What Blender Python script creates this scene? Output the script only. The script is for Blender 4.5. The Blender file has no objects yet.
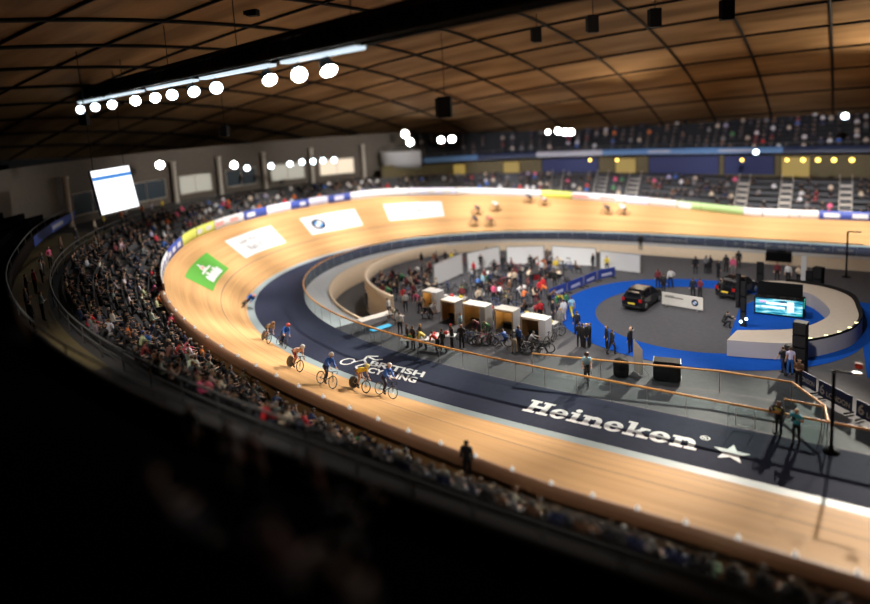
import bpy, bmesh, math, random
import numpy as np
from mathutils import Vector, Matrix
random.seed(7)
PI = math.pi
C = bpy.context.scene.collection
SC = bpy.context.scene

# ------------------------------------------------------------------ camera
CAM = Vector((1.63, -26.89, 16.143)); YAW, PIT, ROLL, F_PX = -0.579, 0.1419, -0.0553, 628.98
SHY = -101.84
_F = Vector((math.sin(YAW)*math.cos(PIT), math.cos(YAW)*math.cos(PIT), -math.sin(PIT)))
_R = Vector((math.cos(YAW), -math.sin(YAW), 0)); _U = _R.cross(_F)
_R2 = _R*math.cos(ROLL)+_U*math.sin(ROLL); _U2 = -_R*math.sin(ROLL)+_U*math.cos(ROLL)
cd = bpy.data.cameras.new('camera'); cam = bpy.data.objects.new('camera', cd); C.objects.link(cam)
cam.matrix_world = Matrix(((_R2.x, _U2.x, -_F.x, CAM.x), (_R2.y, _U2.y, -_F.y, CAM.y), (_R2.z, _U2.z, -_F.z, CAM.z), (0, 0, 0, 1)))
cd.sensor_width = 36; cd.lens = F_PX*36/870; cd.shift_y = SHY/870; cd.clip_start = .3; cd.clip_end = 400
cd.dof.use_dof = True; cd.dof.focus_distance = 38.0; cd.dof.aperture_fstop = cd.lens/1000/0.42
SC.camera = cam
def ray(px, py):
    return (_F+_R2*((px-435)/F_PX)-_U2*((py-302-SHY)/F_PX))
def at(px, py, z=0.0):
    d = ray(px, py); t = (z-CAM.z)/d.z
    return CAM+d*t
def at_dist(px, py, D):
    d = ray(px, py).normalized(); return CAM+d*D

# ------------------------------------------------------------------ materials
def mat(name, col=(.5,.5,.5), rough=.6, metal=0, emit=None, est=0, objcol=False, spec=.5, var=0):
    m = bpy.data.materials.new(name); m.use_nodes = True; nt = m.node_tree; b = nt.nodes['Principled BSDF']
    b.inputs['Base Color'].default_value = (*col, 1); b.inputs['Roughness'].default_value = rough; b.inputs['Metallic'].default_value = metal
    b.inputs['Specular IOR Level'].default_value = spec
    if emit: b.inputs['Emission Color'].default_value = (*emit, 1); b.inputs['Emission Strength'].default_value = est
    if objcol:
        oi = nt.nodes.new('ShaderNodeObjectInfo'); nt.links.new(oi.outputs['Color'], b.inputs['Base Color'])
    elif var:
        n = nt.nodes.new('ShaderNodeTexNoise'); n.inputs['Scale'].default_value = 3; tc = nt.nodes.new('ShaderNodeTexCoord')
        nt.links.new(tc.outputs['Object'], n.inputs['Vector'])
        mx = nt.nodes.new('ShaderNodeMixRGB'); mx.inputs[1].default_value = (*[c*(1-var) for c in col], 1); mx.inputs[2].default_value = (*[min(1, c*(1+var)) for c in col], 1)
        nt.links.new(n.outputs['Fac'], mx.inputs[0]); nt.links.new(mx.outputs[0], b.inputs['Base Color'])
    return m
def nodes(m): return m.node_tree.nodes, m.node_tree.links
M = {}
def glass_mat(name, tint, fac):
    m = bpy.data.materials.new(name); m.use_nodes = True; n, l = nodes(m); n.clear()
    out = n.new('ShaderNodeOutputMaterial'); t = n.new('ShaderNodeBsdfTransparent'); t.inputs[0].default_value = (*tint, 1)
    g = n.new('ShaderNodeBsdfGlossy'); g.inputs[0].default_value = (.75, .9, .9, 1); g.inputs['Roughness'].default_value = .03
    lw = n.new('ShaderNodeLayerWeight'); lw.inputs[0].default_value = .25
    mul = n.new('ShaderNodeMath'); mul.operation = 'MULTIPLY_ADD'; mul.inputs[1].default_value = fac; mul.inputs[2].default_value = .04
    l.new(lw.outputs['Facing'], mul.inputs[0]); mx = n.new('ShaderNodeMixShader'); l.new(mul.outputs[0], mx.inputs[0])
    l.new(t.outputs[0], mx.inputs[1]); l.new(g.outputs[0], mx.inputs[2]); l.new(mx.outputs[0], out.inputs[0])
    return m
M['glass'] = glass_mat('balustrade_glass', (.82, .91, .91), .34)
def track_mat():
    m = mat('track_timber', (.5, .3, .15), .6, spec=.06); n, l = nodes(m); b = n['Principled BSDF']
    uv = n.new('ShaderNodeUVMap'); mp = n.new('ShaderNodeMapping'); mp.inputs['Scale'].default_value = (.22, 14, 1)
    nz = n.new('ShaderNodeTexNoise'); nz.inputs['Scale'].default_value = 1; nz.inputs['Detail'].default_value = 3
    l.new(uv.outputs[0], mp.inputs[0]); l.new(mp.outputs[0], nz.inputs['Vector'])
    mp2 = n.new('ShaderNodeMapping'); mp2.inputs['Scale'].default_value = (.03, 1.3, 1); nz2 = n.new('ShaderNodeTexNoise'); nz2.inputs['Scale'].default_value = 1
    l.new(uv.outputs[0], mp2.inputs[0]); l.new(mp2.outputs[0], nz2.inputs['Vector'])
    ad = n.new('ShaderNodeMath'); ad.operation = 'ADD'; l.new(nz.outputs['Fac'], ad.inputs[0]); l.new(nz2.outputs['Fac'], ad.inputs[1])
    r = n.new('ShaderNodeValToRGB'); e = r.color_ramp.elements
    e[0].position = .38; e[0].color = (.40, .225, .096, 1); e[1].position = .66; e[1].color = (.56, .335, .150, 1)
    hf = n.new('ShaderNodeMath'); hf.operation = 'MULTIPLY'; hf.inputs[1].default_value = .5; l.new(ad.outputs[0], hf.inputs[0])
    l.new(hf.outputs[0], r.inputs[0]); l.new(r.outputs[0], b.inputs['Base Color'])
    return m
M['track'] = track_mat()
M['line_black'] = mat('track_line_dark', (.16, .09, .05), .5); M['line_red'] = mat('track_line_red', (.26, .13, .055), .6); M['line_blue'] = mat('track_line_blue', (.15, .11, .095), .7, spec=.05)
M['band'] = mat('pale_blue_band', (.21, .27, .29), .5, var=.06); M['apron'] = mat('apron_blue', (.024, .029, .054), .8, spec=.05, var=.15)
M['floor'] = mat('infield_grey', (.066, .066, .076), .7, spec=.2, var=.22); M['ramp'] = mat('ramp_floor', (.52, .57, .63), .5, var=.1)
M['trench'] = mat('trench_floor', (.05, .05, .055), .7); M['cream'] = mat('cream_wall', (.74, .60, .45), .6, var=.07)
M['carpet'] = mat('blue_carpet', (.007, .062, .33), .9, spec=.05, var=.12)
M['rail'] = mat('orange_handrail', (.80, .38, .09), .4); M['steel2'] = mat('dull_steel', (.10, .10, .10), .6); M['steel'] = mat('steel', (.45, .47, .48), .35, .8)
M['white'] = mat('white_panel', (.64, .64, .66), .5); M['screenwhite'] = mat('screen_sheet_white', (.82, .83, .86), .6); M['offwhite'] = mat('offwhite_panel', (.62, .60, .57), .6, var=.05)
M['black'] = mat('black_matt', (.005, .005, .006), .7, spec=.12); M['dark'] = mat('dark_grey', (.016, .016, .018), .7, spec=.15)
M['brownrail'] = mat('brown_fence_rail', (.29, .145, .075), .5); M['timber'] = mat('timber_panel', (.30, .16, .065), .5, var=.25)
M['concrete'] = mat('stand_concrete', (.038, .037, .037), .8, var=.15); M['seat'] = mat('seat_grey', (.065, .067, .072), .7, spec=.2)
M['olive'] = mat('concourse_wall', (.13, .10, .04), .7, var=.25); M['navy'] = mat('navy_wall', (.012, .02, .10), .6)
M['col'] = mat('pale_column', (.55, .50, .43), .6)
for k, c in dict(green=(.07,.30,.025), skin=(.55,.33,.23), pink=(.75,.33,.30), yellow=(.75,.55,.05), yellowgreen=(.62,.66,.12), red=(.6,.03,.03), orange=(.8,.2,.03), royal=(.03,.06,.30), lavender=(.62,.62,.78), cyan=(.02,.33,.62), grey=(.30,.30,.31), wood=(.45,.24,.09), tyre=(.012,.012,.012), palegreen=(.35,.52,.22)).items():
    M[k] = mat(k, c, .55)
def emis(name, col, s):
    return mat(name, (.02,.02,.02), .5, emit=col, est=s)
M['lamp'] = emis('lamp_white', (1, .98, .95), 40); M['lampc'] = emis('lamp_cool', (.75, .9, 1), 14); M['lampw'] = emis('lamp_warm', (1, .62, .10), 5)
M['screen'] = emis('screen_white', (.95, .97, 1), 1.6); M['screenblue'] = emis('screen_blue', (.02, .25, .75), 1)
M['obj'] = mat('painted', objcol=True, rough=.55); M['objgloss'] = mat('painted_gloss', objcol=True, rough=.3)
M['hair'] = mat('hair', (.03, .018, .01), .7)
def hair_random():
    m = mat('hair_assorted', (.03,.018,.01), .7); n, l = nodes(m); b = n['Principled BSDF']
    oi = n.new('ShaderNodeObjectInfo'); r = n.new('ShaderNodeValToRGB'); r.color_ramp.interpolation = 'CONSTANT'; e = r.color_ramp.elements
    e[0].color = (.012,.008,.006,1); e[1].position = .35; e[1].color = (.035,.018,.009,1)
    for p_, c in ((.6,(.10,.055,.025,1)), (.75,(.28,.19,.10,1)), (.87,(.22,.21,.20,1)), (.94,(.09,.03,.012,1))):
        q = e.new(p_); q.color = c
    l.new(oi.outputs['Random'], r.inputs[0]); l.new(r.outputs[0], b.inputs['Base Color']); return m
M['hairr'] = hair_random()
def legs_random():
    m = mat('trousers_assorted', (.02,.02,.03), .7); n, l = nodes(m); b = n['Principled BSDF']
    oi = n.new('ShaderNodeObjectInfo'); r = n.new('ShaderNodeValToRGB'); r.color_ramp.interpolation = 'CONSTANT'; e = r.color_ramp.elements
    e[0].color = (.008,.008,.01,1); e[1].position = .5; e[1].color = (.02,.03,.06,1)
    for p_, c in ((.8,(.05,.05,.055,1)), (.92,(.16,.13,.10,1))):
        q = e.new(p_); q.color = c
    l.new(oi.outputs['Random'], r.inputs[0]); l.new(r.outputs[0], b.inputs['Base Color']); return m
M['legsr'] = legs_random()

# ------------------------------------------------------------------ builders
def link(o): C.objects.link(o); return o
def tag(o, label=None, cat=None, group=None, kind=None):
    if label: o['label'] = label
    if cat: o['category'] = cat
    if group: o['group'] = group
    if kind: o['kind'] = kind
    return o
def empty(name, loc=(0,0,0), rz=0):
    o = bpy.data.objects.new(name, None); o.location = (*loc, 0) if len(loc) == 2 else loc; o.rotation_euler = (0,0,rz); o.empty_display_size = .2
    return link(o)
class MB:
    """collects simple shapes into one mesh"""
    def __init__(s): s.v = []; s.f = []; s.m = []; s.uv = []; s.sm = []
    def add(s, vs, fs, mi=0, smooth=False):
        b = len(s.v); s.v += [tuple(v) for v in vs]
        for f in fs: s.f.append([b+i for i in f]); s.m.append(mi); s.sm.append(smooth)
        return s
    def quad(s, a, b, c, d, mi=0): return s.add([a,b,c,d], [[0,1,2,3]], mi)
    def box(s, c, size, mi=0, rz=0, bev=0, M4=None):
        x, y, z = [k/2 for k in size]; cs, sn = math.cos(rz), math.sin(rz)
        e = min(bev, x*.9, y*.9, z*.9)
        if e <= 0:
            P = [(sx*x, sy*y, sz*z) for sz in (-1,1) for sy in (-1,1) for sx in (-1,1)]
            Fs = [[0,2,3,1],[4,5,7,6],[0,1,5,4],[2,6,7,3],[1,3,7,5],[0,4,6,2]]
        else:
            bm = bmesh.new(); bmesh.ops.create_cube(bm, size=1)
            for v in bm.verts: v.co = Vector((v.co.x*2*x, v.co.y*2*y, v.co.z*2*z))
            bmesh.ops.bevel(bm, geom=bm.edges[:], offset=e, segments=2, affect='EDGES', profile=.5)
            bm.verts.index_update(); P = [v.co[:] for v in bm.verts]; Fs = [[v.index for v in f.verts] for f in bm.faces]; bm.free()
        if M4 is not None: P = [(M4@Vector(p))[:] for p in P]
        else: P = [(p[0]*cs-p[1]*sn, p[0]*sn+p[1]*cs, p[2]) for p in P]
        return s.add([(p[0]+c[0], p[1]+c[1], p[2]+c[2]) for p in P], Fs, mi)
    def tube(s, pts, r, mi=0, n=8, closed=False, cap=True):
        pts = [Vector(p) for p in pts]; rs = r if isinstance(r, (list, tuple)) else [r]*len(pts)
        L = len(pts); rings = []; prev = None
        for i, p in enumerate(pts):
            if closed: t = pts[(i+1) % L]-pts[i-1]
            else: t = pts[min(i+1, L-1)]-pts[max(i-1, 0)]
            if t.length < 1e-9: t = Vector((0,0,1))
            t.normalize()
            if prev is None:
                a = Vector((0,0,1)) if abs(t.z) < .9 else Vector((1,0,0))
                u = t.cross(a).normalized()
            else:
                u = prev-t*prev.dot(t); u = u.normalized() if u.length > 1e-6 else t.orthogonal().normalized()
            prev = u; w = t.cross(u)
            rings.append([p+(u*math.cos(2*PI*k/n)+w*math.sin(2*PI*k/n))*rs[i] for k in range(n)])
        vs = [q for R in rings for q in R]; fs = []
        for i in range(L if closed else L-1):
            j = (i+1) % L
            for k in range(n): fs.append([i*n+k, i*n+(k+1) % n, j*n+(k+1) % n, j*n+k])
        s.add(vs, fs, mi, True)
        if cap and not closed:
            s.add(rings[0], [list(range(n))[::-1]], mi); s.add(rings[-1], [list(range(n))], mi)
        return s
    def lathe(s, prof, c=(0,0,0), n=16, mi=0, M4=None):
        vs = []; fs = []
        for r, z in prof:
            for k in range(n):
                p = Vector((r*math.cos(2*PI*k/n), r*math.sin(2*PI*k/n), z))
                if M4 is not None: p = M4@p
                vs.append(p+Vector(c))
        for i in range(len(prof)-1):
            for k in range(n): fs.append([i*n+k, i*n+(k+1) % n, (i+1)*n+(k+1) % n, (i+1)*n+k])
        return s.add(vs, fs, mi, True)
    def ball(s, c, r, mi=0, n=10):
        rr = r if isinstance(r, (tuple, list)) else (r, r, r)
        pr = [(math.sin(PI*i/n), -math.cos(PI*i/n)) for i in range(n+1)]
        m = Matrix.Diagonal((rr[0], rr[1], rr[2])); return s.lathe([(max(a, 1e-4), b) for a, b in pr], c, n+2, mi, m)
    def build(s, name, mats, parent=None, loc=None):
        me = bpy.data.meshes.new(name); me.from_pydata(s.v, [], s.f); me.update()
        for m in (mats if isinstance(mats, (list, tuple)) else [mats]): me.materials.append(m)
        me.polygons.foreach_set('material_index', s.m); me.polygons.foreach_set('use_smooth', s.sm)
        o = bpy.data.objects.new(name, me); link(o)
        if parent: o.parent = parent
        if loc is not None: o.location = loc
        return o
def copy_tree(o, parent=None):
    c = o.copy(); C.objects.link(c); c.parent = parent
    for ch in list(o.children): copy_tree(ch, c)
    return c
def text_tris(s, size=1, shear=0, space=1, bold=0):
    """flat vertices and faces for a line of writing"""
    cu = bpy.data.curves.new('t', 'FONT'); cu.body = s; cu.size = size; cu.shear = shear; cu.space_character = space; cu.offset = bold; cu.resolution_u = 3
    o = bpy.data.objects.new('t', cu); C.objects.link(o); dg = bpy.context.evaluated_depsgraph_get()
    me = bpy.data.meshes.new_from_object(o.evaluated_get(dg)); V = [(v.co.x, v.co.y) for v in me.vertices]; Fs = [list(p.vertices) for p in me.polygons]
    bpy.data.objects.remove(o); bpy.data.curves.remove(cu); bpy.data.meshes.remove(me)
    return V, Fs
def fit_text(V, x0, x1, y0, y1):
    a = min(v[0] for v in V); b = max(v[0] for v in V); c = min(v[1] for v in V); d = max(v[1] for v in V)
    return [(x0+(v[0]-a)/(b-a)*(x1-x0), y0+(v[1]-c)/(d-c)*(y1-y0)) for v in V]

# ------------------------------------------------------------------ the oval
RB, TB, LEN, WS, WB, BS, BB = 21.4366, 42.6243, 248.8, 6.5148, 7.7423, math.radians(12.774), math.radians(40.5313)
CB = PI*RB-TB; ST = (LEN-2*(2*TB+CB))/2
_ds = .05; _s = np.arange(0, LEN/2+_ds, _ds); _a = ST/2
_k = np.where(_s < _a, 0, np.where(_s < _a+TB, (_s-_a)/TB, np.where(_s < _a+TB+CB, 1, np.where(_s < _a+2*TB+CB, 1-(_s-_a-TB-CB)/TB, 0))))
_an = PI-np.cumsum(_k/RB)*_ds; _x = np.concatenate([[0], np.cumsum(np.cos(_an)*_ds)[:-1]]); _y = np.concatenate([[0], np.cumsum(np.sin(_an)*_ds)[:-1]])
YF = float(_y[-1])
def oval(s):
    """inner edge point, outward normal, curvature share at distance s along the inner edge from the middle of the near straight"""
    s = s % LEN; mir = s > LEN/2
    if mir: s = LEN-s
    x = float(np.interp(s, _s, _x)); y = float(np.interp(s, _s, _y)); a = float(np.interp(s, _s, _an)); k = float(np.interp(s, _s, _k))
    n = Vector((math.sin(a), -math.cos(a), 0)); n = -n if n.dot(Vector((x+8, y-YF/2, 0))) < 0 else n
    if mir: return Vector((-x, y, 0)), Vector((-n.x, n.y, 0)), k
    return Vector((x, y, 0)), n, k
def bank(k): return BS+(BB-BS)*k, WS+(WB-WS)*k
def tp(s, u, lift=0):
    """point on the banked track, u metres up the slope"""
    p, n, k = oval(s); b, w = bank(k)
    return p+n*(u*math.cos(b)-lift*math.sin(b))+Vector((0,0,u*math.sin(b)+lift*math.cos(b)))
def inn(s, off, z=0):
    p, n, k = oval(s); return p-n*off+Vector((0,0,z))
def zo(s):
    b, w = bank(oval(s)[2]); return w*math.sin(b)
def out(s, d, z=0):
    p, n, k = oval(s); b, w = bank(k); return p+n*(w*math.cos(b)+d)+Vector((0,0,z))
def frange(a, b, st):
    n = max(1, int(round((b-a)/st))); return [a+(b-a)*i/n for i in range(n+1)]
def strip(mb, ss, fn, ncol, mis=None, smooth=True):
    """surface over ss x columns; fn(s, j) gives the point"""
    b = len(mb.v)
    for s in ss:
        for j in range(ncol): mb.v.append(tuple(fn(s, j)))
    for i in range(len(ss)-1):
        for j in range(ncol-1):
            mb.f.append([b+i*ncol+j, b+(i+1)*ncol+j, b+(i+1)*ncol+j+1, b+i*ncol+j+1]); mb.m.append(mis[j] if mis else 0); mb.sm.append(smooth)
def struct(o): o['kind'] = 'structure'; return o
FULL = frange(0, LEN, 1.0)

# track surface
mb = MB(); us = [0, .17, .24, .84, .90, 1.62, 1.65, 2.42, 2.5, 3.7, 3.73, 5.0, 5.03]; mi = [0, 1, 0, 2, 0, 2, 0, 3, 0, 2, 0, 2, 0]
def _tk(s, j):
    w = bank(oval(s)[2])[1]; return tp(s, us[j] if j < 13 else w)
strip(mb, FULL, _tk, 14, mi)
o = struct(mb.build('track', [M['track'], M['line_black'], M['line_red'], M['line_blue']]))
uvl = o.data.uv_layers.new(name='UVMap'); cols = us+[7.5]
for pl in o.data.polygons:
    for li in pl.loop_indices:
        vi = o.data.loops[li].vertex_index; uvl.data[li].uv = (FULL[vi//14], cols[vi % 14])
tag(o, 'banked timber cycling track')
mb = MB(); strip(mb, FULL, lambda s, j: inn(s, (0, .62)[j], (0, -.05)[j]), 2); tag(struct(mb.build('track_band', M['band'])), 'pale blue band along the foot of the track')
mb = MB(); strip(mb, FULL, lambda s, j: inn(s, (.62, 5.0)[j], (-.05, -.05)[j]), 2); tag(struct(mb.build('floor_apron', M['apron'])), 'dark blue flat apron inside the track')
# infield floor: corridor strip, trench and centre
TR0, TR1 = 33.0, 136.0      # trench runs round the left bend and along the far straight
mb = MB(); strip(mb, frange(TR1, LEN+TR0, 1), lambda s, j: inn(s, (5.0, 12)[j], -.05), 2)
strip(mb, FULL, lambda s, j: inn(s, 12, -.05) if j == 0 else Vector((oval(s)[0].x*.05, YF/2, -.05)), 2)
struct(mb.build('floor', M['floor']))
mb = MB(); strip(mb, frange(TR0, TR1, 1), lambda s, j: inn(s, (5.0, 7.4)[j], -.05), 2); struct(mb.build('floor_walkway', M['ramp']))
mb = MB(); strip(mb, frange(TR0, TR1, 1), lambda s, j: inn(s, (7.4, 10.6)[j], -1.9), 2); struct(mb.build('floor_trench', M['trench']))
mb = MB(); strip(mb, frange(TR0, TR1, 1), lambda s, j: inn(s, (7.2, 7.2, 7.4, 7.4)[j], (-.05, .12, .12, -1.9)[j]), 4); struct(mb.build('wall_trench_outer', M['cream']))
mb = MB(); strip(mb, frange(TR0+1, 78, 1), lambda s, j: inn(s, (10.6, 10.6, 10.85, 10.85)[j], (-1.9, 1.05, 1.05, -.05)[j]), 4)
for s_ in (TR0+1,): mb.quad(inn(s_,10.6,-1.9), inn(s_,10.85,-1.9), inn(s_,10.85,1.05), inn(s_,10.6,1.05))
struct(mb.build('wall_pit', M['cream']))
mb = MB(); strip(mb, frange(TR0, TR1, 1), lambda s, j: inn(s, (10.85, 12.1)[j], -.05), 2); struct(mb.build('floor_pit_edge', M['floor']))
mb = MB(); mb.quad(inn(TR0,7.4,-.05), inn(TR0,10.6,-.05), inn(TR0,10.6,-1.9), inn(TR0,7.4,-1.9)); struct(mb.build('wall_trench_end', M['cream']))

# outer edge: timber wall below the rim, low brown rail on the near side
mb = MB(); strip(mb, FULL, lambda s, j: out(s, .03, zo(s)+(.38, -2.6)[j]), 2); struct(mb.build('wall_track', M['timber']))
def fence_rail(s0, s1):
    mb = MB(); prof = [(-.06,-.02), (-.06,.36), (-.02,.46), (.10,.50), (.30,.46), (.36,.32), (.36,.06)]
    strip(mb, frange(s0, s1, 1), lambda s, j: out(s, prof[j][0], zo(s)+prof[j][1]), 7); return mb
M['bracketglow'] = mat('fence_bracket_glow', (.7,.7,.68), .5, emit=(1,.95,.88), est=.35)  # faint glow added so the backlit white rail brackets look bright
rail = empty('track_fence', out(0, .1, zo(0))); tag(rail, 'low rounded brown fence rail along the top of the near straight and bend', 'fence')
def wpar(o, p):
    o.parent = p; o.matrix_parent_inverse = p.matrix_basis.inverted() if p.rotation_euler.z or p.location.length else Matrix(); return o
bpy.context.view_layer.update()
wpar(fence_rail(-70, 36.8).build('handrail', M['brownrail']), rail)
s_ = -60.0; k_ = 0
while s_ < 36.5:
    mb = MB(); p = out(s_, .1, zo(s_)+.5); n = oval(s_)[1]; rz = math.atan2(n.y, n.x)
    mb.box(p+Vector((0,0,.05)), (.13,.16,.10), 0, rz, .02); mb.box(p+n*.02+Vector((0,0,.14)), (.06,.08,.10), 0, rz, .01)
    wpar(mb.build('fence_bracket', M['bracketglow']), rail); s_ += 1.6
# advert boards along the rim
def board(s0, s1, m, label, h=1.0, stripes=None, txt=None, tm=None):
    e = empty('advert_board', out((s0+s1)/2, 0, zo((s0+s1)/2))); bpy.context.view_layer.update()
    mb = MB(); ss = frange(s0+.03, s1-.03, .9)
    strip(mb, ss, lambda s, j: out(s, (-.02,-.06,-.06,.04,.04)[j], zo(s)+(-.02,0,h,h,0)[j]), 5, [0,0,0,1])
    for q in (ss[0], ss[-1]): mb.quad(out(q,-.06,zo(q)), out(q,.04,zo(q)), out(q,.04,zo(q)+h), out(q,-.06,zo(q)+h), 1)
    wpar(mb.build('board_panel', [m, M['brownrail']]), e)
    if stripes:
        for a, b, z0, z1 in stripes:
            mb = MB(); sx = frange(s0+(s1-s0)*a, s0+(s1-s0)*b, .5)
            strip(mb, sx, lambda s, j: out(s, -.075, zo(s)+h*(z0, z1)[j]), 2)
            wpar(mb.build('board_marking', tm), e)
    tag(e, label, 'advertising board', 'advertising boards round the rim')
    return e
bl = lambda n, seed: [(a+.01*((i*7+seed) % 3), a+.6/n, .28, .72) for i, a in enumerate([q/n+.02 for q in range(n)])]
board(36.8, 40.2, M['offwhite'], 'white advert board where the near brown rail ends', stripes=bl(3,1), tm=M['royal'])
board(40.2, 44.3, M['white'], 'white and violet advert board beside the rail end, below the green floor advert', stripes=bl(4,2), tm=M['royal'])
board(44.3, 48.2, M['royal'], 'violet blue advert board next to the yellow green boards', stripes=bl(3,0), tm=M['white'])
board(48.2, 51.0, M['yellowgreen'], 'yellow green advert board nearest the green floor advert')
board(51.0, 54.0, M['yellowgreen'], 'second yellow green advert board, meeting the white one', stripes=bl(2,1), tm=M['white'])
board(54.0, 58.2, M['white'], 'white advert board between yellow green and blue boards in the bend', stripes=bl(2,1), tm=M['pink'])
board(58.2, 61.2, M['royal'], 'blue advert board with a white mark above the two line white floor advert', stripes=[(.15,.5,.25,.75)], tm=M['white'])
board(61.2, 64.2, M['lavender'], 'lavender advert board just right of the small blue board in the bend')
board(64.2, 66.4, M['royal'], 'short blue advert board above the roundel floor advert', stripes=[(.5,.8,.3,.7)], tm=M['white'])
board(66.4, 68.6, M['lavender'], 'pale lavender advert board above the middle of the roundel floor advert')
board(68.6, 71.2, M['royal'], 'blue and pale advert board ending at the long white board', stripes=[(.3,.7,.2,.8)], tm=M['lavender'])
board(71.2, 77.8, M['white'], 'long white advert board above the plain white floor advert in the bend')
board(77.8, 83.2, M['lavender'], 'greyish lavender advert board between two long white ones at the far bend', stripes=bl(3,1), tm=M['offwhite'])
board(83.2, 93.0, M['white'], 'longest white advert board behind the far group of racing cyclists')
board(93.0, 96.6, M['yellowgreen'], 'pale yellow advert board on the far side of the track')
board(96.6, 102.8, M['white'], 'white advert board on the far side just right of the pale yellow one', stripes=bl(2,0), tm=M['pink'])
board(102.8, 105.6, M['lavender'], 'pale lavender advert board on the far side, left of two cream ones')
board(105.6, 108.8, M['offwhite'], 'cream advert board on the far side next to the lavender one')
board(108.8, 111.5, M['palegreen'], 'pale green and white advert board on the far side', stripes=[(.05,.6,.1,.9)], tm=M['white'])
board(111.5, 116.2, M['palegreen'], 'long pale green advert board on the far straight')
board(116.2, 118.2, M['white'], 'white advert board on the far straight touching the long pale green one')
board(118.2, 121.0, M['white'], 'second white advert board along from the long pale green one', stripes=[(.02,.06,.05,.95)], tm=M['grey'])
board(121.0, 124.0, M['offwhite'], 'pinkish white advert board on the far straight beside the royal blue one', stripes=[(.35,.38,.05,.95)], tm=M['grey'])
board(124.0, 132.0, M['royal'], 'royal blue advert board with white blocks at the right end of the far straight', stripes=[(.06,.25,.25,.75),(.40,.58,.25,.75)], tm=M['white'])

# ------------------------------------------------------------------ floor adverts on the banking
def patch(mb, s0, s1, u0, u1, lift, mi=0):
    strip(mb, frange(s0, s1, .4), lambda s, j: tp(s, u0+(u1-u0)*j/4, lift), 5, [mi]*4)
def track_text(mb, V, Fs, s0, s1, u0, u1, lift, mi=0):
    V = fit_text(V, 0, 1, 0, 1); mb.add([tp(s0+(s1-s0)*a, u0+(u1-u0)*b, lift) for a, b in V], Fs, mi)
def advert(label, s0, s1, u0, u1, m):
    e = empty('floor_advert', tp((s0+s1)/2, u0)); tag(e, label, 'floor advert')
    mb = MB(); patch(mb, s0, s1, u0, u1, .012); wpar(mb.build('advert_sheet', m), e); return e
M['ink'] = mat('ink_grey', (.09,.085,.085), .6); M['inkpale'] = mat('ink_pale', (.22,.21,.20), .6); M['blue'] = mat('sign_blue', (.03,.20,.55), .5)
e = advert('green floor advert with a pink and white emblem on the left bend banking', 43.1, 49.8, 3.2, 5.85, M['green'])
mb = MB(); patch(mb, 45.2, 48.6, 3.45, 4.15, .024)
for a, h in ((45.3,.14),(46.1,.3),(46.9,.12),(47.6,.26)): patch(mb, a, a+.5, 4.15, 4.15+h, .024)
wpar(mb.build('advert_lettering', M['white']), e)
mb = MB(); patch(mb, 45.6, 48.0, 4.55, 4.75, .024); patch(mb, 46.3, 47.2, 4.75, 5.2, .024); patch(mb, 46.6, 46.9, 5.2, 5.55, .024); wpar(mb.build('emblem', M['white']), e)
mb = MB(); patch(mb, 46.45, 47.05, 4.85, 5.15, .034); wpar(mb.build('emblem_spot', M['pink']), e)
e = advert('white floor advert with two lines of grey lettering on the left bend', 53.6, 60.5, 3.2, 6.05, M['white'])
mb = MB()
V, Fs = text_tris('Lee Valley'); track_text(mb, V, Fs, 55.0, 58.6, 4.75, 5.5, .024)
V, Fs = text_tris('VeloPark'); track_text(mb, V, Fs, 55.3, 59.2, 3.75, 4.5, .024)
wpar(mb.build('advert_lettering', M['ink']), e)
def roundel(mb, fn, r, lift, q=None):
    """ring and quartered disc; fn(a, b) maps the plane"""
    n = 24
    for r0, r1, mi in ((r*.62, r, 0),):
        V = [fn(rr*math.cos(2*PI*k/n), rr*math.sin(2*PI*k/n)) for rr in (r0, r1) for k in range(n)]
        mb.add(V, [[k, (k+1) % n, n+(k+1) % n, n+k] for k in range(n)], 0)
    for qd in range(4):
        V = [fn(0, 0)]+[fn(r*.62*math.cos(PI/2*(qd+k/6)), r*.62*math.sin(PI/2*(qd+k/6))) for k in range(7)]
        mb.add(V, [[0, k, k+1] for k in range(1, 7)], 1 if qd % 2 else 2)
e = advert('white floor advert with a round black ringed emblem on the far left bend', 64.3, 71.1, 3.2, 6.1, M['white'])
mb = MB(); roundel(mb, lambda a, b: tp(66.0+a, 4.65+b, .024), .85, 0); wpar(mb.build('emblem', [M['black'], M['blue'], M['white']]), e)
mb = MB(); patch(mb, 67.6, 70.3, 4.95, 5.06, .024); patch(mb, 67.6, 69.4, 4.55, 4.64, .024); wpar(mb.build('advert_lettering', M['inkpale']), e)
e = advert('white floor advert with a faint grey mark at the far end of the left bend', 74.5, 81.3, 3.3, 6.2, M['white'])
mb = MB(); patch(mb, 77.6, 79.3, 4.4, 4.55, .024); patch(mb, 78.0, 78.8, 4.6, 5.0, .024); patch(mb, 79.4, 79.9, 4.2, 4.3, .024); wpar(mb.build('advert_lettering', M['inkpale']), e)

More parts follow.
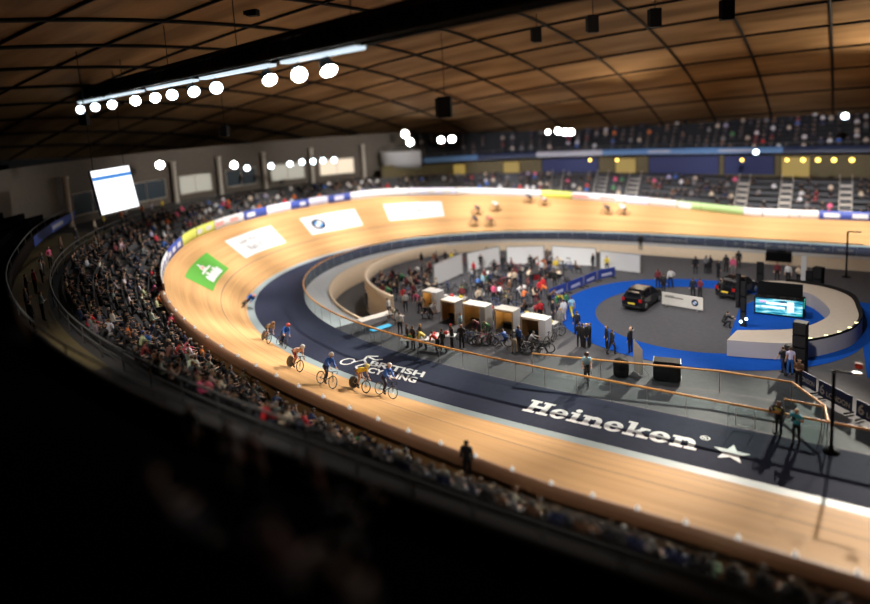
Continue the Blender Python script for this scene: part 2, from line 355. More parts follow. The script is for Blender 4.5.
# ------------------------------------------------------------------ lettering on the flat apron
def strokes(mb, ox, oy, sx, sy, polys, z):
    for i, pl in enumerate(polys):
        n = len(pl[0])
        A, B = pl
        V = [(ox+p[0]*sx, oy+p[1]*sy, z+.0004*i) for p in A+B]; mb.add(V, [[k, k+1, n+k+1, n+k] for k in range(n-1)])
def R4(x0, y0, x1, y1): return ([(x0, y0), (x1, y0)], [(x0, y1), (x1, y1)])
def arc(cx, cy, rx0, ry0, rx1, ry1, a0, a1, n=18):
    t = [math.radians(a0+(a1-a0)*k/n) for k in range(n+1)]
    return ([(cx+rx0*math.cos(a), cy+ry0*math.sin(a)) for a in t], [(cx+rx1*math.cos(a), cy+ry1*math.sin(a)) for a in t])
def bar(x0, y0, x1, y1, w): return ([(x0-w/2, y0), (x1-w/2, y1)], [(x0+w/2, y0), (x1+w/2, y1)])
GL = {
 'H': (1.2, [R4(.14,0,.42,1), R4(.76,0,1.04,1), R4(.3,.42,.9,.60), R4(0,0,.54,.15), R4(0,.85,.54,1), R4(.64,0,1.18,.15), R4(.64,.85,1.18,1)]),
 'e': (.86, [arc(.40,.36,.15,.22,.40,.38,14,338), R4(.2,.31,.78,.43)]),
 'i': (.56, [R4(.13,0,.40,.72), R4(0,0,.53,.14), R4(.0,.58,.3,.72), arc(.26,.90,0,0,.145,.13,0,360)]),
 'n': (1.02, [R4(.12,0,.38,.72), R4(0,0,.48,.14), R4(.0,.58,.3,.72), arc(.56,.42,.08,.10,.33,.32,0,150), R4(.64,0,.89,.44), R4(.54,0,1.0,.14)]),
 'k': (1.02, [R4(.12,0,.38,1), R4(0,0,.48,.14), R4(0,.86,.3,1), bar(.42,.28,.78,.66,.24), bar(.50,.42,.82,.08,.28), R4(.58,.58,.98,.72), R4(.56,0,1.02,.14)]),
}
mb = MB(); x = -12.4
sc_ = 8.8/sum(GL[c][0] for c in 'Heineken')
for c in 'Heineken': strokes(mb, x, 1.92, sc_, 1.42, GL[c][1], -.038); x += GL[c][0]*sc_
o = mb.build('floor_lettering', M['white']); tag(o, 'large white slab lettering with a star on the dark blue near apron', 'floor lettering')
mb = MB(); strokes(mb, -3.45, 3.28, 1, 1, [arc(0,0,.17,.17,.22,.22,0,360)], -.038)
V, Fs = text_tris('R', bold=.02); mb.add([(a-3.45, b+3.28, -.037) for a, b in fit_text(V, -.09, .10, -.11, .11)], Fs)
mb.build('registered_mark', M['white'], o)
mb = MB(); V = [(-2.2+.82*(1 if k % 2 == 0 else .42)*math.sin(PI*k/5), 2.42+.82*(1 if k % 2 == 0 else .42)*math.cos(PI*k/5), -.038) for k in range(10)]+[(-2.2, 2.42, -.038)]
mb.add(V, [[10, k, (k+1) % 10] for k in range(10)]); mb.build('star', M['white'], o)
mb = MB()
def slant(t, x0, x1, y0, y1, sl):
    V, Fs = text_tris(t, bold=.035); mb.add([(a+sl*(b-y0), b, -.038) for a, b in fit_text(V, x0, x1, y0, y1)], Fs)
slant('BRITISH', -23.85, -19.6, 3.1, 3.85, -.35); slant('CYCLING', -23.3, -19.55, 2.2, 2.95, -.35)
o = mb.build('floor_lettering', M['white']); tag(o, 'two lines of white capital lettering with a line drawn cyclist on the apron', 'floor lettering')
mb = MB()
strokes(mb, -25.55, 3.0, 1, 1, [arc(0,0,.38,.42,.5,.55,0,360)], -.038)
for pts in ([(-25.2,3.0),(-24.7,3.7),(-24.2,3.3),(-24.5,2.6),(-24.1,2.3)], [(-24.7,3.7),(-24.9,4.3),(-24.2,4.6)], [(-24.9,4.3),(-24.0,4.0),(-23.6,4.3)]):
    for a, b in zip(pts, pts[1:]):
        d = Vector((b[0]-a[0], b[1]-a[1])).normalized()*.08; n_ = (-d.y, d.x)
        mb.quad((a[0]+n_[0],a[1]+n_[1],-.037), (b[0]+n_[0],b[1]+n_[1],-.037), (b[0]-n_[0],b[1]-n_[1],-.037), (a[0]-n_[0],a[1]-n_[1],-.037))
mb.build('cyclist_emblem', M['white'], o)
mb = MB(); rr = random.Random(3); x = -8.0
while x < 3.5:
    w = rr.choice((.35,.45,.55)); y = 46.5
    mb.quad((x,y,-.04), (x+w,y,-.04), (x+w,y+.9,-.04), (x,y+.9,-.04)); mb.quad((x+.12,y+.3,-.035), (x+w-.12,y+.3,-.035), (x+w-.12,y+.6,-.035), (x+.12,y+.6,-.035), 1); x += w+rr.choice((.2,.3,.75))
for k in range(9): mb.quad((-17.2+k*.5,46.2,-.04), (-16.85+k*.5,46.2,-.04), (-16.85+k*.5,46.9,-.04), (-17.2+k*.5,46.9,-.04))
o = mb.build('floor_lettering', [M['ink'], M['apron']]); tag(o, 'spaced pale block marks along the far apron under the far straight', 'floor lettering')

# ------------------------------------------------------------------ glass balustrades
bal = empty('glass_balustrade', inn(0, 5)); tag(bal, 'long glass balustrade with an orange handrail between the apron and the infield', 'balustrade')
s_ = -9.0; GLO = 5.0
while s_ < 128:
    w = 1.95
    if not (.9 < s_ < 2.7):
        mb = MB(); sx = frange(s_+.02, s_+w-.02, 1.0); strip(mb, sx, lambda s, j: inn(s, GLO, (.0, 1.08)[j]), 2)
        wpar(mb.build('glass_panel', M['glass']), bal)
    s_ += w
mb = MB(); mb.tube([inn(s, GLO, 1.13) for s in frange(-9, 128, .8)], .062, n=8); wpar(mb.build('handrail', M['rail']), bal)
s_ = -9.0
while s_ < 128:
    mb = MB(); p = inn(s_, GLO); n = oval(s_)[1]; mb.box(p+Vector((0,0,.52)), (.014,.02,1.05), 0, math.atan2(n.y, n.x)); s_ += 1.95
    wpar(mb.build('post', M['steel']), bal)
g = empty('glass_gate', inn(1.8, GLO)); tag(g, 'glass gate with two white upright pulls in the near balustrade by the star', 'gate')
mb = MB(); mb.quad((-2.7,5,0), (-.9,5,0), (-.9,5,1.06), (-2.7,5,1.06)); wpar(mb.build('glass_panel', M['glass']), g)
for x in (-2.35, -1.5):
    mb = MB(); mb.tube([(x,4.93,.1),(x,4.93,1.0)], .022, n=6); wpar(mb.build('pull_bar', M['white']), g)
mb = MB(); mb.tube([(-2.35,4.95,.1),(-1.5,4.95,.1)], .015, n=6); wpar(mb.build('lower_bar', M['white']), g)
def glass_run(pts, label, h=1.08):
    e = empty('glass_barrier', pts[0]); tag(e, label, 'balustrade')
    for a, b in zip(pts, pts[1:]):
        a = Vector((*a, 0)); b = Vector((*b, 0)); n = max(1, int((b-a).length/1.9))
        for k in range(n):
            p = a+(b-a)*((k+.02)/n); q = a+(b-a)*((k+.98)/n); mb = MB(); mb.quad(p, q, q+Vector((0,0,h)), p+Vector((0,0,h)))
            wpar(mb.build('glass_panel', M['glass']), e)
    mb = MB()
    for a, b in zip(pts, pts[1:]): mb.tube([(*a, h+.05), (*b, h+.05)], .06, n=8)
    wpar(mb.build('handrail', M['rail']), e)
    for p in pts: mb = MB(); mb.tube([(*p, -.05), (*p, h+.03)], .03, n=6); wpar(mb.build('post', M['steel']), e)
glass_run([(-13.9,6.75), (-9.9,7.5), (-3.65,8.75), (-.2,8.85), (1.31,6.62), (1.45,5.12)], 'glass barrier with orange rail across the walkway, bending at its right end')
glass_run([(-.4,6.6), (1.2,6.55)], 'short glass barrier with orange rail closing the right end of the near walkway')

# ------------------------------------------------------------------ stands
def zwalk(s): return 4.9+.4*(zo(s)-1.44)
NR = 7
def zrow(s, i):
    q = min(1, max(0, ((s if s < 100 else 30)-18)/20)); a = zo(s)-(1.15-.6*q); return a+(zwalk(s)-a)*i/NR
def drow(i): return .55+.86*i
LOWER = frange(-55, 180, 1.5)
mb = MB(); prof = []
for i in range(NR): prof += [(drow(i)-.2, i), (drow(i)+.66, i)]
prof += [(drow(NR)-.2, NR), (12.3, NR)]
strip(mb, LOWER, lambda s, j: out(s, prof[j][0], zrow(s, prof[j][1])), len(prof), None, False)
LT = struct(mb.build('stand_lower_tier', M['concrete']))
mb = MB()
for i in range(NR):
    k0 = len(mb.v); strip(mb, LOWER, lambda s, j: out(s, drow(i)+(.05,.38,.45)[j], zrow(s, i)+(.42,.40,.78)[j]), 3, None, False)
mb.build('seat_rows', M['seat'], LT)
# wall behind the lower concourse
mb = MB(); strip(mb, frange(77, 180, 1.5), lambda s, j: out(s, 11.2, (zwalk(s), 8.1)[j]), 2); strip(mb, frange(-55, 28, 1.5), lambda s, j: out(s, 12.2, (zwalk(s), 6.8)[j]), 2); struct(mb.build('wall_concourse', M['olive']))
# rail at the back of the lower tier
e = empty('stand_rail', out(20, 6.75, zwalk(20))); tag(e, 'grey guard rail along the back of the lower stand rows, round the bend', 'rail')
for h in (1.0, .55):
    mb = MB(); mb.tube([out(s, 6.75, zwalk(s)+h) for s in frange(-20, 62, 1)], .05 if h == 1.0 else .03, n=6); wpar(mb.build('handrail', M['steel2'] if 'steel2' in M else M['grey']), e)
s_ = -20.0
while s_ <= 62:
    p = out(s_, 6.75, zwalk(s_)); mb = MB(); mb.tube([p, p+Vector((0,0,1))], .04, n=6); wpar(mb.build('post', M['steel2']), e); s_ += 2.05
# upper tiers on both straights, curving in at their ends
M['neartier'] = mat('near_tier_dark', (.004,.004,.005), 1, spec=0); M['fascia'] = mat('fascia_navy', (.012,.022,.06), .5); M['fascia_pale'] = mat('fascia_pale', (.42,.42,.46), .5); M['fascia_blue'] = mat('fascia_blue', (.10,.22,.42), .5)  # neartier: concrete blackened, the darkness of the unlit seats put into its colour
def tier(name, path, dz, label):
    """path(t, d, z): point d metres behind the front line"""
    ss, fn = path; mb = MB(); pr = []
    for i in range(13): pr += [(.8*i, 8.25+dz+.55*i), (.8+.8*i, 8.25+dz+.55*i)]
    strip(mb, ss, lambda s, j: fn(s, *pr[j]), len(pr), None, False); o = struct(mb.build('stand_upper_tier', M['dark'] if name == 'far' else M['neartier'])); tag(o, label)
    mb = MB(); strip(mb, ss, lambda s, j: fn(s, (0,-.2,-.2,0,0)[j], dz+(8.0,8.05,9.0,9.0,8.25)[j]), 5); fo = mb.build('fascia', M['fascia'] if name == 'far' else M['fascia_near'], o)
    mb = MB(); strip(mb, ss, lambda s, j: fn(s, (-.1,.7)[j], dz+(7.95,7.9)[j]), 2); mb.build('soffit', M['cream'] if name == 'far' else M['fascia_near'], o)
    mb = MB(); mb.tube([fn(s, -.1, dz+9.45) for s in ss], .04, n=6); mb.build('guard_rail', M['steel2'], o)
    mb = MB()
    for s in ss[::2]: mb.tube([fn(s, -.1, dz+9.0), fn(s, -.1, dz+9.45)], .03, n=4)
    mb.build('rail_post', M['steel2'], o)
    mb = MB(); strip(mb, ss, lambda s, j: fn(s, 10.6, (14.5+dz, 24)[j]), 2); mb.build('back_wall', M['black'], o)
    for q in (ss[0], ss[-1]):
        mb = MB()
        for i in range(13): mb.quad(fn(q,.8*i,7.9+dz), fn(q,.8+.8*i,7.9+dz), fn(q,.8+.8*i,8.25+dz+.55*i), fn(q,.8*i,8.25+dz+.55*i))
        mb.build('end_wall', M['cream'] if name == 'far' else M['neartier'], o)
    return o
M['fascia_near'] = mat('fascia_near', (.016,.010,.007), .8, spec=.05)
def smooth_line(pts, n=5):
    out_ = []; P = [Vector((*p, 0)) for p in pts]
    for i in range(len(P)-1):
        a = P[max(i-1,0)]; b = P[i]; c = P[i+1]; d = P[min(i+2,len(P)-1)]
        for k in range(n):
            t = k/n; out_.append(.5*((2*b)+(c-a)*t+(2*a-5*b+4*c-d)*t*t+(3*b-a-3*c+d)*t**3))
    return out_+[P[-1]]
NP = smooth_line([(32,-16.96),(10,-16.96),(-6,-16.96),(-15,-16.8),(-26,-15.2),(-38,-11.2),(-50,-4.8),(-57.5,0.2),(-66,7.2),(-73,13)], 6)
def near_path(i, d, z):
    i = int(i); a = NP[max(i-1, 0)]; b = NP[min(i+1, len(NP)-1)]; t = (b-a).normalized(); n = Vector((-t.y, t.x, 0)); n = n if n.y < 0 or n.x < -.5 else -n
    return NP[i]+n*d+Vector((0,0,z))
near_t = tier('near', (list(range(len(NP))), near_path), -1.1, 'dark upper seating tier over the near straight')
far_t = tier('far', (frange(80.5, 150, 1.5), lambda s, d, z: out(s, 10.6+d, z)), 0, 'upper seating tier over the far straight')
def fascia_sign(s0, s1, m, label, z0=8.15, z1=8.95, d=10.33, blk=None):
    e = empty('fascia_banner', out((s0+s1)/2, d, z0)); tag(e, label, 'banner'); mb = MB()
    strip(mb, frange(s0, s1, 1), lambda s, j: out(s, (d, d, d+.05)[j], (z0, z1, z1)[j]), 3); wpar(mb.build('banner_panel', m), e)
    if blk:
        mb = MB(); strip(mb, frange(*blk, .7), lambda s, j: out(s, d-.015, (z0+.25, z1-.25)[j]), 2); wpar(mb.build('banner_lettering', M['fascia_pale']), e)
fascia_sign(80.8, 86, M['fascia_blue'], 'blue banner on the balcony front at the rounded end of the far tier')
fascia_sign(86, 92.0, M['fascia'], 'dark navy banner on the far balcony front beside the blue one')
fascia_sign(92.0, 99.0, M['fascia_pale'], 'pale grey banner on the far balcony front')
fascia_sign(99.0, 108.0, M['fascia_blue'], 'blue banner on the far balcony front right of the pale grey one', blk=(104,106.5))
fascia_sign(108.0, 119.5, M['fascia_blue'], 'longest blue banner on the far balcony front with a pale panel', blk=(112,116.5))
fascia_sign(119.5, 131, M['fascia'], 'navy banner at the right end of the far balcony front')
def NEAR_SIGN(m, label):
    k0 = len(NP)-17; e = empty('fascia_banner', NP[-8]); e.location.z = 7.2; tag(e, label, 'banner'); mb = MB(); ss = list(range(k0, len(NP)))
    strip(mb, ss, lambda s, j: near_path(s, (-.24,-.24)[j], (7.0,7.85)[j]), 2); wpar(mb.build('banner_panel', m), e)
    mb = MB(); strip(mb, ss[5:8], lambda s, j: near_path(s, -.26, (7.25,7.6)[j]), 2); wpar(mb.build('banner_lettering', M['fascia_pale']), e)
NEAR_SIGN(M['royal'], 'navy blue banner on the near balcony end left of the hanging screen')
# dark blue hangings and lit doorways on the far concourse wall
def wall_piece(name, cat, s0, s1, z0, z1, m, label, d=11.1, fr=None):
    e = empty(name, out((s0+s1)/2, d, z0)); tag(e, label, cat); mb = MB()
    strip(mb, frange(s0, s1, .8), lambda s, j: out(s, d, (z0, z1)[j]), 2); wpar(mb.build('panel', m), e)
    mb = MB()
    for q in (s0, s1): mb.tube([out(q, d-.02, z0), out(q, d-.02, z1)], .06, n=4)
    mb.tube([out(q, d-.02, z1) for q in frange(s0, s1, .8)], .06, n=4); wpar(mb.build('surround', fr or M['dark']), e)
for a, b, t in ((92.5,98.5,'bright navy hanging on the far concourse wall left of the first stair'), (104,112,'navy hanging on the far concourse wall between the yellow doorways'), (112.6,118.5,'navy hanging on the far concourse wall right of the middle stair')):
    wall_piece('wall_hanging', 'hanging', a, b, 5.2, 7.8, M['navy'], t)
M['glow'] = emis('doorway_glow', (.9,.6,.12), .35)
for a, b, t in ((88.5,90.2,'yellow lit doorway near the rounded end of the far tier'), (100.3,102.6,'yellow lit doorway on the far concourse left of two navy hangings'), (119.3,122.6,'widest yellow lit doorway on the far concourse, beside the row of amber lamps'), (83.6,84.8,'small yellow lit doorway under the rounded balcony end')):
    wall_piece('lit_doorway', 'doorway', a, b, 5.0, 7.6, M['glow'], t)
# stairs through the far lower stand
for k, s_ in enumerate((94.5, 99.5, 103.2, 115.6, 120.4, 126.5)):
    mb = MB()
    pr = []
    for i in range(NR): z0 = i; pr += [(drow(i)-.22, zrow(s_, i)+.08), (drow(i)+.2, zrow(s_, i)+.08), (drow(i)+.2, zrow(s_, i)+.08+(zrow(s_, i+1)-zrow(s_, i))/2), (drow(i)+.64, zrow(s_, i)+.08+(zrow(s_, i+1)-zrow(s_, i))/2)]
    strip(mb, [s_-.6, s_+.6], lambda s, j: out(s, *pr[j]), len(pr), None, False)
    for q in (s_-.62, s_+.62): mb.tube([out(q, drow(0), zrow(q, 0)+.85), out(q, drow(NR), zrow(q, NR)+.85)], .05, n=5)
    struct(mb.build('stairs', M['col'])).name = 'floor_stair'
M['balcony'] = mat('balcony_white', (.72,.74,.80), .5); e = empty('balcony_end', out(80.5, 12.5, 8)); tag(e, 'pale rounded end of the far balcony, curling towards the left bend', 'balcony'); mb = MB(); c0 = out(80.5, 13.0, 0); n0 = oval(80.5)[1]; t0 = Vector((n0.y, -n0.x, 0)); t0 = t0 if (out(79.5, 13.0, 0)-c0).dot(t0) > 0 else -t0
prof = [(a, z) for z in (7.6, 8.0, 8.4, 9.1) for a in (0,)]; ang = frange(-PI/2, PI/2, .2)
strip(mb, ang, lambda a, j: c0+(n0*math.sin(a)*3.4+t0*math.cos(a)*6.0)*((.55,.9,1,1)[j])+Vector((0,0,(7.3,7.8,8.4,10.2)[j])), 4); wpar(mb.build('curved_front', M['balcony']), e)
mb = MB(); V = [c0+(n0*math.sin(a)*3.4+t0*math.cos(a)*6.0)+Vector((0,0,9.9)) for a in ang]; mb.add(V, [list(range(len(V)))]); wpar(mb.build('deck', M['fascia_blue']), e)
mb = MB(); mb.tube([c0+(n0*math.sin(a)*3.4+t0*math.cos(a)*6.0)+Vector((0,0,10.7)) for a in ang], .05, n=6); wpar(mb.build('guard_rail', M['steel']), e)
# left bend: back wall with pale columns, windows and a parapet
mb = MB(); strip(mb, frange(33.5, 80, 1), lambda s, j: out(s, (14.5,14.5)[j], (5.5,13.0)[j]), 2); M['backwall'] = mat('bend_wall', (.11,.09,.072), .7, var=.2); struct(mb.build('wall_bend', M['backwall'])); mb = MB(); strip(mb, frange(24, 50, 1), lambda s, j: out(s, (6.95, 12.4)[j], zwalk(s)+.03), 2); struct(mb.build('floor_bend_walk', M['olive']))
mb = MB(); strip(mb, frange(33.5, 77, 1), lambda s, j: out(s, (11.2,14.5)[j], zwalk(s)+.02), 2); struct(mb.build('floor_concourse', M['concrete']))
for k, s_ in enumerate((52.0, 56.2, 60.4, 64.0, 67.6, 71.5, 75.8)):
    p = out(s_, 13.9, zwalk(s_)); mb = MB(); mb.lathe([(.34,0),(.34,.15),(.28,.2),(.28,4.9),(.36,5.0),(.36,5.2)], p, 12)
    struct(mb.build('column', M['col']))
M['winglow'] = emis('window_glow', (.85,.80,.66), .5); M['winwarm'] = emis('window_warm', (1,.82,.6), 1.0); M['winblue'] = mat('window_dark', (.05,.07,.09), .2)
for k, (a, b, m) in enumerate(((52.6,55.6,M['winblue']),(56.8,59.8,M['winblue']),(60.9,63.4,M['winglow']),(64.6,67.0,M['winblue']),(68.2,70.9,M['winglow']),(72.2,75.0,M['winwarm']))):
    mb = MB(); strip(mb, frange(a, b, .8), lambda s, j: out(s, 14.3, zwalk(s)+(.9,3.2)[j]), 2); o = struct(mb.build('window_%d' % (k+1), m))
    mb = MB()
    for q in (a, (a+b)/2, b): mb.tube([out(q, 14.25, zwalk(q)+.9), out(q, 14.25, zwalk(q)+3.2)], .06, n=4)
    for h in (.9, 3.2): mb.tube([out(q, 14.25, zwalk(q)+h) for q in frange(a, b, .8)], .06, n=4)
    mb.build('window_frame', M['col'], o)

# ------------------------------------------------------------------ roof
def zroof(x, y):
    return 25.5-11.5*((y-8)/62)**2-9.5*((x-8)/88)**2
xs = frange(-95, 75, 3); ys = frange(-48, 82, 3)
mb = MB()
for y in ys:
    for x in xs: mb.v.append((x, y, zroof(x, y)))
nx = len(xs)
for i in range(len(ys)-1):
    for j in range(nx-1): mb.f.append([i*nx+j, i*nx+j+1, (i+1)*nx+j+1, (i+1)*nx+j]); mb.m.append(0); mb.sm.append(True)
cm = mat('roof_timber', (.3,.19,.1), .8, spec=.03); n, l = nodes(cm); b = n['Principled BSDF']
tc = n.new('ShaderNodeTexCoord'); nz = n.new('ShaderNodeTexNoise'); nz.inputs['Scale'].default_value = .12; nz.inputs['Detail'].default_value = 4
mp = n.new('ShaderNodeMapping'); mp.inputs['Scale'].default_value = (.5, 2.2, 1); l.new(tc.outputs['Object'], mp.inputs[0]); l.new(mp.outputs[0], nz.inputs['Vector'])
r = n.new('ShaderNodeValToRGB'); e_ = r.color_ramp.elements; e_[0].position = .35; e_[0].color = (.15,.087,.040,1); e_[1].position = .65; e_[1].color = (.34,.21,.105,1)
l.new(nz.outputs['Fac'], r.inputs[0]); l.new(r.outputs[0], b.inputs['Base Color'])
ceil = struct(mb.build('ceiling', cm)); tag(ceil, 'curved timber roof lining with dark joints')
for k, x in enumerate([q*7.2-86 for q in range(22)]):
    mb = MB(); P = [(x, y, zroof(x, y)-.12) for y in ys]; mb.tube(P, .13, n=4); mb.build('rib', M['black'], ceil)
for k, y in enumerate([q*7.2-44 for q in range(17)]):
    mb = MB(); P = [(x, y, zroof(x, y)-.10) for x in xs]; mb.tube(P, .10, n=4); mb.build('purlin', M['black'], ceil)
# outer shell walls
mb = MB()
for a, b_ in (((-94,-47),(-94,81)), ((-94,81),(74,81)), ((74,81),(74,-47)), ((74,-47),(-94,-47))):
    mb.quad((*a,-3), (*b_,-3), (*b_,20), (*a,20))
struct(mb.build('wall_shell', M['dark']))

# ------------------------------------------------------------------ lighting gantry, lamps, speakers and screen
g0 = Vector((-63, 7.5, 19.0)); g1 = Vector((-1, -10.8, 19.0)); gd = (g1-g0); gl = gd.length; gd.normalize(); gn = Vector((-gd.y, gd.x, 0)); ge = g1+gd*24; gle = gl+24
e = empty('lighting_gantry', (g0+g1)/2); tag(e, 'long dark lighting gantry hung under the roof on the near side', 'gantry'); mb = MB()
for du, dz in ((-.5,0),(.5,0),(0,.9)): mb.tube([g0+gn*du+Vector((0,0,dz)), ge+gn*du+Vector((0,0,dz))], .09, n=6)
wpar(mb.build('chord', M['dark']), e); mb = MB()
for k in range(int(gle/1.2)):
    p = g0+gd*(k*1.2); q = p+gd*.6
    for du in (-.5, .5): mb.tube([p+gn*du, q+Vector((0,0,.9))], .035, n=4); mb.tube([q+Vector((0,0,.9)), p+gd*1.2+gn*du], .035, n=4)
wpar(mb.build('lacing', M['dark']), e); mb = MB()
mb.box((g0+ge)/2+Vector((0,0,.5)), (gle, .06, 1.3), 0, math.atan2(gd.y, gd.x)); wpar(mb.build('walkway_side', M['black']), e)
for k in range(8): mb = MB(); p = g0+gd*(gle*(k+.5)/8); mb.tube([p+Vector((0,0,.9)), Vector((p.x, p.y, zroof(p.x, p.y)-.2))], .03, n=4); wpar(mb.build('hanger', M['dark']), e)
M['tubeglow'] = emis('gantry_strip_glow', (.75,.9,1), 1.0)
for a, b_ in ((.02,.16),(.18,.33),(.36,.50),(.52,.66),(.68,.78)):
    mb = MB(); p = g0+gd*(gl*(a+b_)/2)+Vector((0,0,-.22)); mb.box(p, (gl*(b_-a), .5, .16), 0, math.atan2(gd.y, gd.x), .04); mb.box(p+Vector((0,0,.12)), (gl*(b_-a), .6, .1), 1, math.atan2(gd.y, gd.x))
    wpar(mb.build('light_strip', [M['tubeglow'], M['steel']]), e)
def spot(p, aim, label, group, m='lamp', r=.28, parts=True):
    """theatre style spotlight hanging at p, pointing at aim"""
    e = empty('spotlight', p); tag(e, label, 'spotlight', group); d = (Vector(aim)-Vector(p)).normalized(); q = d.to_track_quat('Z', 'Y').to_matrix()
    mb = MB(); mb.lathe([(.02,-.5),(r*.7,-.48),(r*.85,-.2),(r*1.1,.05),(r*1.1,.12),(r,.12)], (0,0,0), 12, 0, q); wpar_local(mb.build('housing', M['black']), e)
    mb = MB(); mb.lathe([(.001,.10),(r*.6,.12),(r,.11)], (0,0,0), 12, 0, q); wpar_local(mb.build('lens', M[m]), e)
    mb = MB(); mb.tube([(0,0,.1),(0,0,.75)], .03, n=6); mb.box((0,0,.75), (.2,.12,.08), 0, 0, .01); wpar_local(mb.build('yoke', M['black']), e)
    return e
def wpar_local(o, e): o.parent = e; return o
_px = [(80,103),(95,101),(112,99),(136,97),(155,92),(172,88),(194,84),(216,80),(271,73),(300,69),(330,66)]
for k, (px, py) in enumerate(_px):
    # lamps hang on the gantry line: nearest point of the gantry to the sight line
    d = ray(px, py).normalized(); best = min((((g0+gd*t)-(CAM+d*((g0+gd*t)-CAM).dot(d))).length, t) for t in frange(0, gl, .2))[1]
    p = g0+gd*best+Vector((0,0,-.85))
    nm = ['farthest left','second from the left','third from the left','fourth from the left','fifth from the left','sixth from the left','seventh from the left','eighth from the left','third from the right','second from the right','last on the right'][k]
    spot(p, (2, -20, 6) if k % 2 else (-4, -12, 2), 'bright spotlight under the near gantry, '+nm, 'spotlights under the near gantry', 'lamp' if k in (3,4,8,9,10) else 'lampc', .38)
far_l = [(160,165,80,'lamp','bright white spotlight above the left bend, beside the hanging screen',.45),(234,165,85,'lamp','bright white spotlight above the left bend, left of the row of small round ones',.42),
 (405,134,95,'lamp','upper of two overlapping bright lamps over the rounded balcony end',.5),(410,142,96,'lamp','lower of two overlapping bright lamps over the rounded balcony end',.5),(441,140,97,'lamp','left one of the pair of bright lamps right of the rounded balcony end',.45),(452,139,97,'lamp','right one of the pair of bright lamps right of the rounded balcony end',.5),
 (548,132,92,'lamp','dimmest left lamp of the bright group over the far tier',.28),(558,131,92,'lamp','second lamp of the bright group over the far tier',.42),(565,132,92,'lamp','third lamp of the bright group over the far tier',.42),(571,132,92,'lamp','right end lamp of the bright group over the far tier',.42),(845,116,80,'lampc','single pale lamp over the right end of the far tier',.35),(756,152,84,'lampc','single pale lamp above the widest yellow lit doorway',.28)]
for px, py, D, m, t, r in far_l:
    p = at_dist(px, py, D); spot(p, CAM, t, 'lamps over the far side', m, r)
for k, px in enumerate((247,271,290,302,313,323,334)):
    p = at_dist(px, (168,166,164,162,161.5,160.5,160)[k], 86); spot(p, CAM, 'small round cool lamp over the left bend windows, '+('first','second','third','fourth','fifth','sixth','seventh')[k]+' from the left', 'row of small lamps over the left bend', 'lampc', .34)
for k, (px, py) in enumerate(((590,160),(617,160),(742,160),(787,160),(803,160),(818,160),(834,160),(852,160))):
    p = at_dist(px, py, 84); nm = ('far left','second','third','fourth','fifth','sixth','seventh','far right')[k]
    e = empty('wall_lamp', p); tag(e, 'small amber wall lamp under the far balcony, '+nm+' of eight', 'lamp', 'amber lamps under the far balcony')
    mb = MB(); mb.ball((0,0,0), .26 if k > 3 else .2, 0, 8); mb.build('bulb', M['lampw'], e); mb = MB(); mb.box((0,.25,.0), (.3,.1,.3), 0, 0, .02); mb.build('back_plate', M['dark'], e)
for px, py, D, t, sz in ((85,120,52,'dark hanging loudspeaker below the left end of the lit gantry',.7),(225,131,60,'dark hanging loudspeaker left of the middle of the roof',.9),(445,107,58,'largest dark hanging loudspeaker in the middle of the roof',1.7),(252,7,46,'dark hanging loudspeaker at the top of the roof, left of the middle',1.1),(537,35,55,'dark hanging loudspeaker near the top middle of the roof',1.1),(593,24,52,'dark hanging loudspeaker by the upper dark band, left of a pair',1.2),(655,18,50,'dark hanging loudspeaker left of the top right one',1.2),(727,10,48,'dark hanging loudspeaker at the top right of the roof',1.2)):
    p = at_dist(px, py, D); e = empty('loudspeaker', p); tag(e, t, 'loudspeaker', 'loudspeakers hung under the roof')
    mb = MB(); mb.box((0,0,0), (.7*sz,.6*sz,1.1*sz), 0, .4, .06); mb.build('cabinet', M['black'], e)
    mb = MB(); mb.box((-.1*sz,-.31*sz,0), (.56*sz,.05,.96*sz), 0, .4, .02); mb.build('grille', M['dark'], e)
    mb = MB(); mb.tube([(0,0,.55*sz), (0,0,max(.6, zroof(p.x, p.y)-p.z-.2))], .03, n=4); mb.build('cable', M['black'], e)
# hanging video screen
P = [at_dist(93,172,60), at_dist(131.5,165,63), at_dist(134.5,207,62.4), at_dist(97,215.5,59.4)]
c = sum(P, Vector())/4; ux = ((P[1]-P[0])+(P[2]-P[3])).normalized(); uy = ((P[0]-P[3])+(P[1]-P[2])).normalized(); uz = ux.cross(uy).normalized(); uy = uz.cross(ux)
w = ((P[1]-P[0]).length+(P[2]-P[3]).length)/2; h = ((P[0]-P[3]).length+(P[1]-P[2]).length)/2
e = empty('video_screen', c); tag(e, 'glowing white video screen with a blue strip hanging over the left bend', 'screen'); M4 = Matrix((ux, uy, uz)).transposed()
mb = MB(); mb.box((0,0,0), (w+.1,h+.1,.2), 0, 0, .03, M4); mb.build('casing', M['black'], e)
mb = MB(); V = [M4@Vector((sx*w/2, sy*h/2, .12)) for sx, sy in ((-1,-1),(1,-1),(1,1),(-1,1))]; mb.add(V, [[0,1,2,3]]); mb.build('display', M['screen'], e)
mb = MB(); V = [M4@Vector((sx*w/2, h*(.5-y_), .13)) for sx, y_ in ((-1,.23),(1,.23),(1,.15),(-1,.15))]; mb.add(V, [[0,1,2,3]]); mb.build('blue_strip', M['screenblue'], e)
mb = MB()
for sx in (-.4, .4): q = M4@Vector((sx*w, h/2, 0)); mb.tube([q, q+Vector((0,0,max(1, zroof(c.x, c.y)-c.z-h/2)))], .03, n=4)
mb.build('hanging_cable', M['black'], e)

